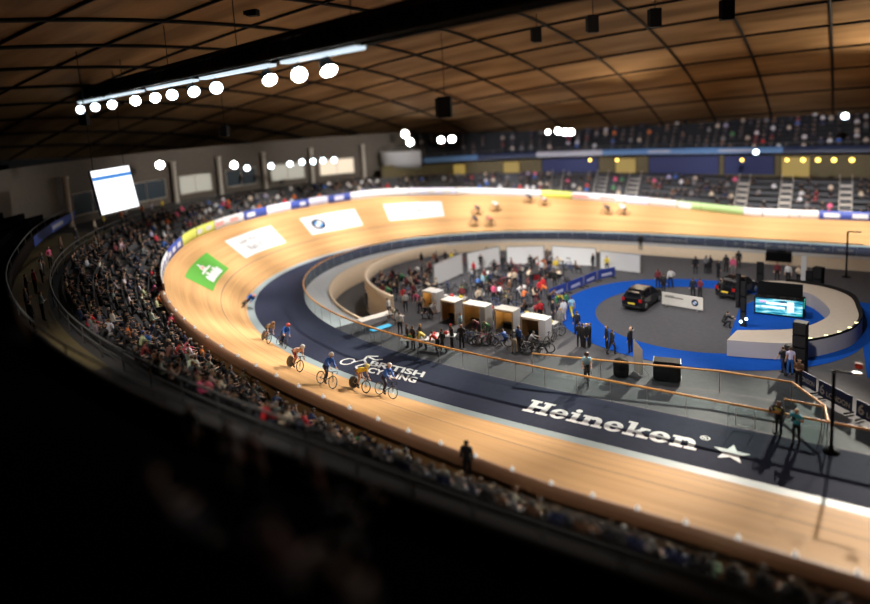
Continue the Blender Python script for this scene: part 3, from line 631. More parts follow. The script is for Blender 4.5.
# ------------------------------------------------------------------ people
def seg(p, d, l): d = Vector(d).normalized(); return Vector(p)+d*l
def skel(pose):
    """joints of a 1.75 m person facing +Y, from direction vectors"""
    hip = Vector(pose.get('hip', (0,0,.92))); t = Vector(pose.get('torso', (0,0,1))).normalized(); hd = Vector(pose.get('head', t)).normalized()
    side = Vector(pose.get('side', (1,0,0))).normalized()
    J = {'pelvis': hip, 'waist': hip+t*.17, 'chest': hip+t*.36, 'neck': hip+t*.52}
    fw = t.cross(side)*-1 if False else side.cross(t)*-1
    J['head0'] = J['neck']+hd*.10; J['head1'] = J['neck']+hd*.17; J['head2'] = J['neck']+hd*.235
    for s_, k in ((1, 'r'), (-1, 'l')):
        J['sh'+k] = hip+t*.47+side*(.185*s_); J['el'+k] = seg(J['sh'+k], pose['arm'+k][0], .29); J['wr'+k] = seg(J['el'+k], pose['arm'+k][1], .255)
        J['hp'+k] = hip+side*(.095*s_)-t*.03; J['kn'+k] = seg(J['hp'+k], pose['leg'+k][0], .43); J['an'+k] = seg(J['kn'+k], pose['leg'+k][1], .42)
        ft = pose['leg'+k][2] if len(pose['leg'+k]) > 2 else (0,1,-.25); J['to'+k] = seg(J['an'+k], ft, .19)
    J['_hd'] = hd; J['_side'] = side; return J
EDG = [('pelvis','waist'),('waist','chest'),('chest','neck'),('neck','head0'),('head0','head1'),('head1','head2')]
for k in 'rl': EDG += [('chest','sh'+k),('sh'+k,'el'+k),('el'+k,'wr'+k),('pelvis','hp'+k),('hp'+k,'kn'+k),('kn'+k,'an'+k),('an'+k,'to'+k)]
RAD = {'pelvis':.125,'waist':.118,'chest':.135,'neck':.058,'head0':.082,'head1':.10,'head2':.072,'sh':.062,'el':.043,'wr':.031,'hp':.092,'kn':.058,'an':.042,'to':.036}
def hands(J, lod):
    mb = MB()
    for k, sg in (('r',1),('l',-1)):
        w = J['wr'+k]; d = (w-J['el'+k]).normalized(); sd = d.orthogonal().normalized() if abs(d.dot(J['_side'])) > .9 else (J['_side']-d*d.dot(J['_side'])).normalized(); up = d.cross(sd)
        M4 = Matrix((sd, d, up)).transposed()
        if lod: mb.box(w+d*.07, (.07,.13,.035), 0, 0, .014, M4); continue
        mb.box(w+d*.05, (.080,.10,.032), 0, 0, .013, M4)
        for i, (o_, l_) in enumerate(((-.030,.070),(-.010,.082),(.010,.076),(.030,.058))):
            b = w+d*.092+sd*o_; m_ = b+d*(l_*.5)-up*.008; mb.tube([b, m_, m_+d*(l_*.38)-up*.026], [.0095,.0085,.0065], n=5)
        b = w+d*.03-sd*(.036*sg); m_ = b+(d*.7-sd*sg*.75).normalized()*.034; mb.tube([b, m_, m_+d*.03-up*.008], [.0115,.010,.008], n=5)
    return mb
def face(J, mb_skin, mb_eye):
    hd = J['_hd']; sd = J['_side']; fw = hd.cross(sd).normalized()*1.0
    if fw.y < -.3: fw = -fw
    c = J['head1']
    mb_skin.tube([c+fw*.085+hd*.012, c+fw*.118-hd*.02, c+fw*.09-hd*.032], [.010,.016,.010], n=5)
    for s_ in (1,-1):
        mb_skin.ball(c+sd*(.098*s_)-hd*.005, (.012,.022,.03), n=5); mb_eye.ball(c+fw*.088+sd*(.034*s_)+hd*.012, .011, n=5)
    mb_eye.tube([c+fw*.088+sd*.026-hd*.052, c+fw*.094-hd*.054, c+fw*.088-sd*.026-hd*.052], .006, n=4)
    return fw
def body(pose, lod=0):
    """(mesh, region per face, joints); regions: skin, hair, top, legs, shoes, face marks"""
    J = skel(pose); keys = [k for k in J if k[0] != '_']; idx = {k: i for i, k in enumerate(keys)}
    me = bpy.data.meshes.new('b'); me.from_pydata([J[k][:] for k in keys], [(idx[a], idx[b]) for a, b in EDG], [])
    o = bpy.data.objects.new('b', me); C.objects.link(o); md = o.modifiers.new('s', 'SKIN'); md.use_smooth_shade = True
    if not me.skin_vertices: me.attributes.new('x', 'FLOAT', 'POINT')
    o2 = o; bm = bmesh.new(); bm.from_mesh(me); lay = bm.verts.layers.skin.verify()
    for v, k in zip(bm.verts, keys):
        kk = k if k in RAD else k[:2]; r = RAD[kk]*pose.get('fat', 1)**(1 if kk in ('pelvis','waist','chest') else 0); v[lay].radius = (r, r); v[lay].use_root = (k == 'pelvis')
    bm.to_mesh(me); bm.free()
    if not lod: o.modifiers.new('ss', 'SUBSURF').levels = 1; o.modifiers['ss'].render_levels = 1
    dg = bpy.context.evaluated_depsgraph_get(); m2 = bpy.data.meshes.new_from_object(o.evaluated_get(dg)); bpy.data.objects.remove(o)
    V = [v.co.copy() for v in m2.vertices]; Fs = [list(p.vertices) for p in m2.polygons]; bpy.data.meshes.remove(m2)
    fwd = J['_hd'].cross(J['_side']); fwd = -fwd if fwd.y < -.3 else fwd
    short = pose.get('short', 0); reg = []
    for f in Fs:
        c = sum((V[i] for i in f), Vector())/len(f); best = None
        for a, b in EDG:
            A, B = J[a], J[b]; t = max(0, min(1, (c-A).dot(B-A)/(B-A).length_squared)); q = (c-(A+(B-A)*t)).length-RAD.get(a, RAD.get(a[:2], .05))*.35
            if best is None or q < best[0]: best = (q, a, b, t)
        _, a, b, t = best; r = 2
        if b.startswith('head') or a.startswith('head'):
            rel = c-J['head1']; r = 1 if rel.dot(J['_hd']) > .028 or rel.dot(fwd) < -.015 and rel.dot(J['_hd']) > -.07 else 0
        elif b == 'head0' or a == 'neck': r = 0
        elif a[:2] == 'el': r = 0 if (pose.get('bare') or t > .8) else 2
        elif a[:2] == 'sh' and t > .55 and pose.get('bare'): r = 0
        elif a[:2] in ('hp',) or b[:2] == 'hp': r = 3
        elif a[:2] == 'kn': r = 0 if (short and t < .85) else (3 if t < .85 else 4)
        elif a[:2] == 'an': r = 4
        elif a == 'pelvis' and t < .4: r = 3
        reg.append(r)
    sk = hands(J, lod); ey = MB()
    if not lod: face(J, sk, ey)
    def app(mb, r):
        b = len(V); V.extend(Vector(v) for v in mb.v); Fs.extend([[b+i for i in f] for f in mb.f]); reg.extend([r]*len(mb.f))
    app(sk, 0); app(ey, 5)
    return V, Fs, reg, J
def mesh_of(V, Fs, reg, mats, pick=None, grow=0, name='person'):
    """one mesh with a material per region, or (pick) a shell over some regions"""
    me = bpy.data.meshes.new(name)
    if pick is None:
        me.from_pydata([v[:] for v in V], [], Fs)
        for m in mats: me.materials.append(m)
        me.polygons.foreach_set('material_index', reg)
    else:
        bm = bmesh.new(); vs = [bm.verts.new(v) for v in V]
        for f, r in zip(Fs, reg):
            if r in pick:
                try: bm.faces.new([vs[i] for i in f])
                except ValueError: pass
        loose = [v for v in bm.verts if not v.link_faces]; bmesh.ops.delete(bm, geom=loose, context='VERTS'); bm.normal_update()
        for v in bm.verts: v.co += v.normal*grow
        bm.to_mesh(me); bm.free(); me.materials.append(mats[0])
    me.polygons.foreach_set('use_smooth', [True]*len(me.polygons)); me.update(); return me
DN = (.10,.04,-1)
def two(a, b=None): return a if b is None else b
POSES = {}
def P_(name, **k): POSES[name] = k
def mir(v): return (-v[0], v[1], v[2])
def sym(a0, a1): return dict(armr=(a0, a1), arml=(mir(a0), mir(a1)))
LEGS = dict(legr=((.04,.02,-1),(.02,-.03,-1)), legl=((-.05,.03,-1),(-.02,-.04,-1)))
P_('stand', **sym((.16,-.02,-1),(.06,.22,-1)), **LEGS)
P_('folded', armr=((.20,.12,-1),(-.75,.62,.12)), arml=((-.20,.12,-1),(.75,.66,.02)), **LEGS)
P_('hips', armr=((.62,-.22,-.8),(-.72,.35,-.55)), arml=((-.16,0,-1),(-.03,.3,-1)), legr=((.12,.05,-1),(.08,-.03,-1)), legl=((-.12,.0,-1),(-.06,-.03,-1)))
P_('camera', torso=(0,.06,1), head=(0,.12,1), armr=((.5,.42,-.62),(-.45,.72,.62)), arml=((-.45,.5,-.62),(.42,.74,.55)), **LEGS)
P_('salute', armr=((.9,.30,.18),(-.62,.12,.55)), arml=((-.16,0,-1),(-.04,.15,-1)), **LEGS)
P_('walk', torso=(0,.08,1), armr=((.12,-.45,-1),(.04,.1,-1)), arml=((-.12,.42,-1),(-.02,.6,-.8)), legr=((.03,.42,-1),(0,-.05,-1)), legl=((-.03,-.28,-1),(0,-.55,-.85)), hip=(0,0,.89))
P_('bend', torso=(0,.78,.62), head=(0,.7,.75), armr=((.1,.25,-1),(-.12,.45,-.85)), arml=((-.1,.35,-1),(.1,.5,-.8)), legr=((.1,.18,-1),(.03,-.25,-1)), legl=((-.1,.12,-1),(-.03,-.25,-1)), hip=(0,-.1,.86))
P_('crouch', torso=(0,.45,.9), head=(0,.5,.9), hip=(0,-.1,.44), armr=((.15,.7,-.6),(-.2,.85,-.2)), arml=((-.15,.75,-.5),(.2,.85,-.1)), legr=((.32,.95,.12),(.02,-.35,-1)), legl=((-.3,.9,-.32),(-.02,-.75,-.75)))
P_('sit', torso=(0,-.10,1), head=(0,.05,1), hip=(0,0,.50), armr=((.16,.18,-1),(-.3,.9,-.12)), arml=((-.16,.2,-1),(.28,.9,-.1)), legr=((.12,1,-.03),(.03,.06,-1)), legl=((-.14,1,-.03),(-.03,.02,-1)))
P_('lean', torso=(0,.42,1), head=(0,.25,1), hip=(0,0,.50), armr=((.2,.45,-.95),(-.3,.75,-.45)), arml=((-.2,.5,-.9),(.32,.75,-.35)), legr=((.16,1,-.03),(.03,-.08,-1)), legl=((-.14,1,-.05),(-.03,.08,-1)))
P_('clap', torso=(0,0,1), head=(.1,.05,1), hip=(0,0,.50), armr=((.3,.55,-.75),(-.62,.62,.5)), arml=((-.3,.5,-.8),(.62,.66,.5)), legr=((.1,1,-.03),(.03,.1,-1)), legl=((-.16,1,-.03),(-.05,-.05,-1)))
P_('turn', torso=(.12,-.05,1), head=(.22,.05,1), side=(.93,.36,0), hip=(0,0,.50), armr=((.3,.12,-1),(-.2,.9,-.2)), arml=((-.32,.3,-.9),(.1,.95,.05)), legr=((.2,1,-.03),(.03,.05,-1)), legl=((-.02,1,-.03),(-.03,.0,-1)))
# race crouch and upright riding; bike origin under the bottom bracket, saddle .95 m up behind it
def rider(t, arm, hd, hz=.99, hy=-.20, short=1):
    return dict(torso=t, head=hd, hip=(0,hy,hz), armr=arm, arml=(mir(arm[0]), mir(arm[1])), legr=((.02,.86,-.62),(.0,-.36,-1),(0,1,-.35)), legl=((-.02,.34,-1),(0,-.22,-1),(0,1,-.3)), short=short, fat=1.3)
P_('ride_up', **rider((0,.62,.80), ((.10,.42,-.90),(-.02,.78,-.50)), (0,.35,1), short=0))
P_('ride_low', **rider((0,.90,.46), ((.06,.30,-.95),(-.02,.72,-.62)), (0,.75,.75)))
P_('ride_sit', **rider((0,.46,.90), ((.12,.50,-.82),(-.04,.80,-.42)), (0,.15,1), short=0))
BOD = {k: body(v) for k, v in POSES.items()}
M['eye'] = mat('face_marks', (.03,.015,.012), .4); M['shoe'] = mat('shoes', (.02,.02,.022), .5)
SMALL = [M['skin'], M['hairr'], M['obj'], M['legsr'], M['shoe'], M['eye']]
SKIN2 = mat('skin_deep', (.16,.075,.045), .5)
SMESH = {k: mesh_of(*BOD[k][:3], SMALL) for k in POSES}
SMESH2 = {}
for k in ('sit','lean','stand'):
    m_ = SMESH[k].copy(); m_.materials[0] = SKIN2; SMESH2[k] = m_
def person_small(pose, loc, rz, col, label=None, group=None, deep=False, scale=1):
    o = bpy.data.objects.new('person', (SMESH2 if deep and pose in SMESH2 else SMESH)[pose]); C.objects.link(o); o.location = loc; o.rotation_euler = (0,0,rz); o.color = (*col, 1)
    o.scale = (scale,)*3; tag(o, label, 'person', group); return o
PART = {}
def part_meshes(pose, bare):
    key = (pose, bare)
    if key not in PART:
        V, Fs, reg, J = BOD[pose]
        if bare:
            b = body(dict(POSES[pose], bare=1)); V, Fs, reg, J = b
        skin = mesh_of(V, Fs, [5 if r == 5 else 0 for r in reg], [M['skin']]*5+[M['eye']])
        PART[key] = (skin, mesh_of(V, Fs, reg, [M['hair']], (1,), .012, 'hair'), mesh_of(V, Fs, reg, [M['obj']], (2,), .016, 'top'), mesh_of(V, Fs, reg, [M['obj']], (3,), .012, 'trousers'), mesh_of(V, Fs, reg, [M['shoe']], (4,), .014, 'shoes'))
    return PART[key]
HAIRM = {k: mat('hair_'+k, c, .7) for k, c in dict(black=(.012,.009,.008), brown=(.05,.025,.012), blond=(.42,.28,.12), grey=(.35,.34,.33), white=(.75,.75,.75), red=(.5,.03,.05), bald=(.55,.33,.23), blue=(.03,.08,.4), yellow=(.7,.6,.05)).items()}
def person(pose, loc, rz, top, legs, label, hair='brown', bare=False, group=None, deep=False, topname='top', legname='trousers', scale=1, headname='hair'):
    sk, h, t, l_, sh = part_meshes(pose, bare)
    o = bpy.data.objects.new('person', sk); C.objects.link(o); o.location = loc; o.rotation_euler = (0,0,rz); o.scale = (scale,)*3; tag(o, label, 'person', group)
    if deep: o.material_slots[0].link = 'OBJECT'; o.material_slots[0].material = SKIN2
    for nm, me, c in ((headname, h, None), (topname, t, top), (legname, l_, legs), ('shoes', sh, None)):
        q = bpy.data.objects.new(nm, me); C.objects.link(q); q.parent = o
        if c: q.color = (*c, 1)
        if nm == headname: q.material_slots[0].link = 'OBJECT'; q.material_slots[0].material = HAIRM[hair]
    return o

# ------------------------------------------------------------------ bicycles
BP = {}
def bike_parts():
    r = .335; yb, yf = -.42, .60      # rear and front axle; bottom bracket at y=0
    def wheel(y, disc):
        mb = MB(); pts = [(0, y+r*math.cos(2*PI*k/20), r+r*math.sin(2*PI*k/20)) for k in range(20)]
        mb.tube(pts, .022, n=5, closed=True); tyre = mb; rim = MB(); pr = [(0, y+.305*math.cos(2*PI*k/20), r+.305*math.sin(2*PI*k/20)) for k in range(20)]
        if disc:
            for s_ in (1,-1): rim.add([(.018*s_, y, r)]+pr, [[0, 1+k, 1+(k+1) % 20] for k in range(20)])
        else:
            rim.tube(pr, .02, n=4, closed=True); rim.tube([(-.04,y,r),(.04,y,r)], .02, n=6)
            for k in range(10): rim.tube([(.01*(-1)**k, y, r), pr[2*k]], .003, n=3, cap=False)
        return tyre, rim
    f = MB(); bb = (0,0,.28); st = (0,-.17,.82); hd0 = (0,.50,.66); hd1 = (0,.47,.80)
    for a, b, q in ((bb, st, .018), (bb, hd0, .021), (st, hd1, .017), (hd0, hd1, .021)): f.tube([a, b], q, n=6)
    for s_ in (1,-1):
        f.tube([(.02*s_,0,.28),(.05*s_,yb,r)], .010, n=5); f.tube([(.02*s_,-.17,.80),(.05*s_,yb,r)], .008, n=5); f.tube([(.03*s_,.51,.64),(.045*s_,yf,r)], .012, n=5)
    f.tube([(-.04,.51,.64),(.04,.51,.64)], .015, n=5); f.tube([st, (0,-.20,.92)], .014, n=6)
    sd = MB(); sd.add([(0,.02,.95),(.02,-.05,.955),(.06,-.24,.96),(0,-.28,.965),(-.06,-.24,.96),(-.02,-.05,.955),(0,.02,.93),(.02,-.05,.93),(.06,-.24,.925),(0,-.28,.93),(-.06,-.24,.925),(-.02,-.05,.93)], [[0,1,2,3,4,5],[11,10,9,8,7,6]]+[[i,(i+1)%6,6+(i+1)%6,6+i][::-1] for i in range(6)])
    hb = MB(); hb.tube([hd1, (0,.46,.87), (0,.53,.89)], .015, n=6); hb.tube([(-.20,.53,.89),(.20,.53,.89)], .013, n=6)
    for s_ in (1,-1): hb.tube([(.20*s_,.53,.89),(.20*s_,.61,.89),(.20*s_,.64,.83),(.20*s_,.60,.77),(.20*s_,.52,.76)], .013, n=6)
    cr = MB(); Mx = Matrix.Rotation(PI/2, 4, 'Y').to_3x3(); cr.lathe([(.01,.05),(.085,.052),(.085,.058),(.01,.06)], bb, 16, 0, Mx)
    for s_, d in ((1,(0,.13,.10)), (-1,(0,-.13,-.10))):
        p = Vector(bb)+Vector((.07*s_,0,0)); q = p+Vector(d); cr.tube([p, q], .010, n=5); cr.box(q+Vector((.04*s_,0,0)), (.08,.08,.02))
    ch = MB(); ch.tube([(.05,.0,.365),(.05,yb,.365),(.05,yb-.03,.335),(.05,yb,.305),(.05,0,.195)], .006, n=4)
    return dict(frame=f, saddle=sd, handlebar=hb, chainset=cr, chain=ch, rear=wheel(yb, 0), reard=wheel(yb, 1), front=wheel(yf, 0))
_b = bike_parts(); BM = {}
def _bm(mb, m):
    o = mb.build('x', m); me = o.data; bpy.data.objects.remove(o); return me
M['rim'] = mat('rim_dark', (.03,.03,.032), .4)
for k in ('frame',): BM[k] = _bm(_b[k], M['objgloss'])
for k in ('saddle','handlebar'): BM[k] = _bm(_b[k], M['black'])
BM['chainset'] = _bm(_b['chainset'], M['steel']); BM['chain'] = _bm(_b['chain'], M['dark'])
for k in ('rear','reard','front'): BM[k+'t'] = _bm(_b[k][0], M['tyre']); BM[k+'r'] = _bm(_b[k][1], M['objgloss'])
def bicycle(M4, frame, label, disc=None, rim=(.05,.05,.055), group=None, simple=False):
    """M4 places the bike: wheels on z=0, rolling along +Y"""
    e = empty('bicycle'); e.matrix_world = M4; tag(e, label, 'bicycle', group)
    def put(n, me, c=None, p=e):
        o = bpy.data.objects.new(n, me); C.objects.link(o); o.parent = p
        if c: o.color = (*c, 1)
        return o
    put('frame', BM['frame'], frame); put('saddle', BM['saddle']); put('handlebar', BM['handlebar'])
    if not simple: put('chainset', BM['chainset']); put('chain', BM['chain'])
    for t_, r_, c in ((('reardt','reardr',disc) if disc else ('reart','rearr',rim)), ('frontt','frontr',rim)):
        w_ = put('wheel', BM[r_], c); put('tyre', BM[t_], None, w_)
    return e
def frame_at(pos, fwd, up, lean=0):
    f = Vector(fwd).normalized(); u = Vector(up).normalized(); u = (u-f*u.dot(f)).normalized()
    if lean: u = Matrix.Rotation(lean, 3, f)@u
    x = f.cross(u); return Matrix(((x.x, f.x, u.x, pos[0]), (x.y, f.y, u.y, pos[1]), (x.z, f.z, u.z, pos[2]), (0,0,0,1)))
M['helmet'] = mat('helmet', objcol=True, rough=.3)
hm = MB(); hm.lathe([(.135,-.02),(.132,.05),(.105,.11),(.05,.142),(.001,.148)], (0,-.01,0), 14); hm.lathe([(.135,-.02),(.11,-.025),(.1,.0)], (0,-.01,0), 14)
hm.add([(0,-.13,.06),(.05,-.13,.0),(-.05,-.13,.0),(0,-.22,.01)], [[0,1,3],[0,3,2],[1,2,3]]); HELM = _bm(hm, M['helmet'])
def cyclist(M4, pose, jersey, shorts, helmet, label, number=None, bare=True, group=None):
    o = person(pose, (0,0,0), 0, jersey, shorts, label, bare=bare, topname='jersey', legname='shorts'); o.matrix_world = M4@Matrix.Diagonal((1.1,1.04,1.04,1))
    J = BOD[pose][3]; q = bpy.data.objects.new('helmet', HELM); C.objects.link(q); q.parent = o; q.color = (*helmet, 1)
    hd = J['_hd']; f = (Vector((0,1,0))-hd*hd.y).normalized(); x = f.cross(hd); p = J['head1']+hd*.02
    q.matrix_local = Matrix(((x.x, f.x, hd.x, p.x), (x.y, f.y, hd.y, p.y), (x.z, f.z, hd.z, p.z), (0,0,0,1)))
    if number:
        V, Fs = text_tris(number, bold=.03); a = J['waist']; b_ = J['chest']; t = (b_-a).normalized(); n_ = Vector((0,-t.z,t.y)); 
        V = fit_text(V, -.07, .07, 0, .22); mb = MB(); c0 = a+n_*.15
        mb.add([c0+Vector((u_,0,0))+t*v_ for u_, v_ in V], Fs); nb = mb.build('back_number', M['white'], o)
    if group: o['group'] = group
    return o
def on_track(s, u, turn=0, lean=0):
    """frame for a bike at s, u; riders travel anticlockwise, towards lower s on the near bend"""
    p = tp(s, u, .002); f = (tp(s-.6, u)-tp(s+.6, u)).normalized(); n = (tp(s, u+.2)-tp(s, u)).cross(f); n = n if n.z > 0 else -n
    up = (n.normalized()*.85+Vector((0,0,1))*.15).normalized()
    if turn: f = Matrix.Rotation(turn, 3, n.normalized())@f
    return frame_at(p, f, up, lean)
ROY = (.02,.13,.58); NAVY = (.015,.02,.06); YEL = (.85,.62,.04); WHI = (.75,.75,.78); BLK = (.01,.01,.012); REDc = (.6,.03,.03); GRNc = (.05,.35,.08); ORG = (.75,.35,.25)
race = [ # s, u, pose, jersey, shorts, helmet, frame, disc, label, number
 (43.2,.55,'ride_low',ROY,NAVY,(.6,.25,.2),(.02,.02,.03),None,'cyclist in blue crouched low on the left bend, farthest ahead of the green floor advert',None,-.4),
 (33.0,.75,'ride_low',(.30,.22,.13),BLK,(.25,.12,.05),(.05,.04,.03),(.02,.02,.02),'cyclist in tan kit crouched low at the back of the near group',None,0),
 (32.4,-.25,'ride_up',ROY,NAVY,(.6,.05,.03),(.03,.03,.03),None,'cyclist in a blue jersey with a red helmet riding on the pale band',None,0),
 (25.1,3.2,'ride_low',(.72,.45,.36),(.35,.06,.05),(.7,.7,.72),(.05,.05,.05),(.03,.03,.03),'cyclist in pink and red kit crouched over a yellow and black disc wheel',None,0),
 (21.75,3.65,'ride_sit',ROY,NAVY,(.78,.72,.70),(.02,.05,.05),None,'cyclist sitting upright in a blue jersey with a white 2 on the back','2',0),
 (20.85,1.95,'ride_low',YEL,(.5,.25,.15),(.75,.65,.2),(.5,.5,.5),(.012,.012,.012),'cyclist in a yellow jersey crouched over a solid black rear wheel',None,0),
 (19.5,1.2,'ride_sit',ROY,NAVY,(.80,.62,.56),(.02,.02,.03),None,'cyclist in a blue jersey with a white 1, leading the near group','1',0),
]
BLB = ['bicycle of the lone blue rider near the green floor advert','dark bicycle of the rider in tan kit','bicycle with red helmeted rider on the pale band','pale bicycle with a yellow and black rear disc wheel','bicycle under the rider numbered 2','bicycle with a solid black rear wheel under the yellow jersey','leading bicycle of the near group, under the rider numbered 1']
for (s_, u_, ps, j_, sh_, he, fr, dc, lb, nm, ln), bl_ in zip(race, BLB):
    M4 = on_track(s_, u_, 0, ln); cyclist(M4, ps, j_, sh_, he, lb, nm, bare=(j_ != ROY))
    bicycle(M4, fr, bl_, dc, (.55,.55,.55) if ps == 'ride_sit' else (.04,.04,.04))
far_r = [(85.4,3.5,NAVY,'upper left cyclist of the far group, in navy'),(85.0,1.4,NAVY,'lower left cyclist of the far group, in navy'),(87.7,4.1,WHI,'cyclist in white leading the upper line of the far group'),(86.9,1.3,(.55,.12,.1),'cyclist in red low on the far bend'),
 (91.7,5.8,NAVY,'cyclist in navy high on the far banking under the longest white board'),(93.5,5.3,(.75,.5,.5),'cyclist in pink high on the far banking'),(101.2,3.9,NAVY,'left cyclist of the far pair, in navy'),(103.1,4.0,WHI,'right cyclist of the far pair, in white')]
for s_, u_, j_, lb in far_r:
    M4 = on_track(s_, u_); cyclist(M4, 'ride_low', j_, BLK, (.7,.7,.7) if j_ == WHI else (.1,.1,.12), lb); bicycle(M4, BLK, 'bicycle of the '+lb.replace('cyclist', 'rider'), simple=True)

# ------------------------------------------------------------------ stage and carpet
mb = MB(); n = 72; cx, cy = -7.0, 21.3
for k in range(n+1):
    a = 2*PI*k/n; mb.v += [(cx+7.45*math.cos(a), cy+7.45*math.sin(a), -.03), (cx+(10.35)*math.cos(a), cy+9.95*math.sin(a), -.03)]
mb.f = [[2*k, 2*k+1, 2*k+3, 2*k+2] for k in range(n)]; mb.m = [0]*n; mb.sm = [False]*n
o = mb.build('carpet', M['carpet']); tag(o, 'bright blue carpet ring laid round the grey display floor', 'carpet')
mb = MB(); ins = smooth_line([(-3.74,16.17),(-.84,17.67),(.63,19.77),(1.26,22.5),(.26,25.84),(-.75,26.81),(-2.2,27.4),(-3.5,27.2)]); V = [(p.x,p.y,-.025) for p in ins]+[(-4.6,24.5,-.025),(-4.4,18,-.025)]
mb.add(V, [list(range(len(V)))]); o = mb.build('carpet', M['carpet']); tag(o, 'blue carpet inside the curved stage in front of the lit booth', 'carpet')
mb = MB(); V = [(3.2,14,-.028),(30,9,-.028),(30,24,-.028),(2.9,29,-.028)]; mb.add(V, [[0,1,2,3]]); o = mb.build('carpet', M['carpet']); tag(o, 'dark blue carpet beyond the outer end of the curved stage', 'carpet')
outs = smooth_line([(-4.04,14.09),(-.47,15.17),(2.12,18.21),(3.05,21.27),(3.0,24.2),(2.73,26.6),(1.8,28.14),(.49,29.06),(-1.59,29.47),(-3.52,28.71)])
def resample(P, n):
    L = [0]
    for a, b in zip(P, P[1:]): L.append(L[-1]+(b-a).length)
    R = []
    for k in range(n):
        t = L[-1]*k/(n-1); i = max(j for j in range(len(L)) if L[j] <= t+1e-9); i = min(i, len(P)-2); f = (t-L[i])/max(1e-9, L[i+1]-L[i]); R.append(P[i]+(P[i+1]-P[i])*f)
    return R
A = resample(outs, 40); B = resample(ins, 40); Z = Vector((0,0,1))
M['stagetop'] = mat('stage_top', (.46,.40,.34), .6, var=.08); M['stagewall'] = mat('stage_skirt', (.40,.38,.40), .6)
st = empty('stage', (-.5,21.5,0)); tag(st, 'raised curved pale stage sweeping round the lit booth', 'stage')
mb = MB()
for k in range(39): mb.quad(A[k]+Z, A[k+1]+Z, B[k+1]+Z, B[k]+Z)
wpar(mb.build('deck', M['stagetop']), st); mb = MB()
for P in (A, B):
    for k in range(39): mb.quad(P[k]-Z*.05, P[k+1]-Z*.05, P[k+1]+Z, P[k]+Z)
for k in (0, 39): mb.quad(A[k]-Z*.05, B[k]-Z*.05, B[k]+Z, A[k]+Z)
wpar(mb.build('skirt', M['stagewall']), st); mb = MB()
for k in range(7, 36): mb.quad(A[k]+Z*1.0, A[k+1]+Z*1.0, A[k+1]+Z*1.16, A[k]+Z*1.16); q = (A[k]+(B[k]-A[k])*.12, A[k+1]+(B[k+1]-A[k+1])*.12); mb.quad(q[0]+Z*1.01, q[1]+Z*1.01, A[k+1]+Z*1.16, A[k]+Z*1.16)
wpar(mb.build('edge_trim', M['black']), st)
M['amber'] = emis('amber_led', (.95,.9,.45), 2.5)
for k in range(8, 17, 2):
    mb = MB(); q = A[k]+(B[k]-A[k])*.06+Z*1.12; mb.box(q, (.22,.12,.08), 0, 0, .02); wpar(mb.build('edge_light', M['amber']), st)
# lit booth
def led_mat():
    m = bpy.data.materials.new('led_picture'); m.use_nodes = True; n, l = nodes(m); b = n['Principled BSDF']; b.inputs['Base Color'].default_value = (.01,.01,.01,1)
    tc = n.new('ShaderNodeTexCoord'); mp = n.new('ShaderNodeMapping'); mp.inputs['Scale'].default_value = (.7, 1, 5); nz = n.new('ShaderNodeTexNoise'); nz.inputs['Scale'].default_value = 1.4; nz.inputs['Detail'].default_value = 2
    l.new(tc.outputs['Object'], mp.inputs[0]); l.new(mp.outputs[0], nz.inputs['Vector']); r = n.new('ShaderNodeValToRGB'); e = r.color_ramp.elements
    e[0].position = .36; e[0].color = (.0,.06,.16,1); e[1].position = .66; e[1].color = (.9,1,1,1); q = e.new(.5); q.color = (.02,.42,.62,1); q = e.new(.6); q.color = (.35,.85,.95,1)
    l.new(nz.outputs['Fac'], r.inputs[0]); l.new(r.outputs[0], b.inputs['Emission Color']); b.inputs['Emission Strength'].default_value = 1.1; return m
e = empty('lit_booth', (-1.9,23.2,0)); tag(e, 'black presenter booth with a glowing cyan and white picture screen front', 'booth'); mb = MB()
mb.box((0,.75,.6), (3.2,1.5,1.2), 0, 0, .03); mb.build('counter', M['black'], e); mb = MB(); mb.quad((-1.5,-.03,.12),(1.5,-.03,.12),(1.5,-.03,1.24),(-1.5,-.03,1.24)); mb.build('screen_front', led_mat(), e)
mb = MB(); mb.box((.75,-.05,.75), (.42,.02,.7)); mb.box((-.1,-.05,.92), (1.4,.02,.16)); mb.box((-.35,-.05,.62), (1.5,.02,.13)); mb.build('bright_block', emis('led_white', (.85,1,1), 1.6), e)
mb = MB(); mb.box((-1.0,-.05,1.0), (.45,.02,.12)); mb.build('pink_block', emis('led_pink', (.85,.45,.85), 1.2), e)
mb = MB(); mb.box((1.3,-.05,.25), (.35,.02,.07)); mb.box((1.58,.4,1.0), (.03,.9,.5)); mb.build('green_block', emis('led_green', (.05,.7,.5), 1), e)
mb = MB()
for x in (-1.55, 1.55): mb.tube([(x,0,0),(x,0,1.3)], .05, n=6)
mb.box((0,.9,1.75), (2.9,.08,1.0), 0, 0, .02); mb.build('back_screen', M['black'], e)
for x in (-.6,.2,.9): mb = MB(); mb.box((x,.5,1.26), (.45,.35,.1), 0, .2, .02); mb.build('mixing_desk', M['dark'], e)
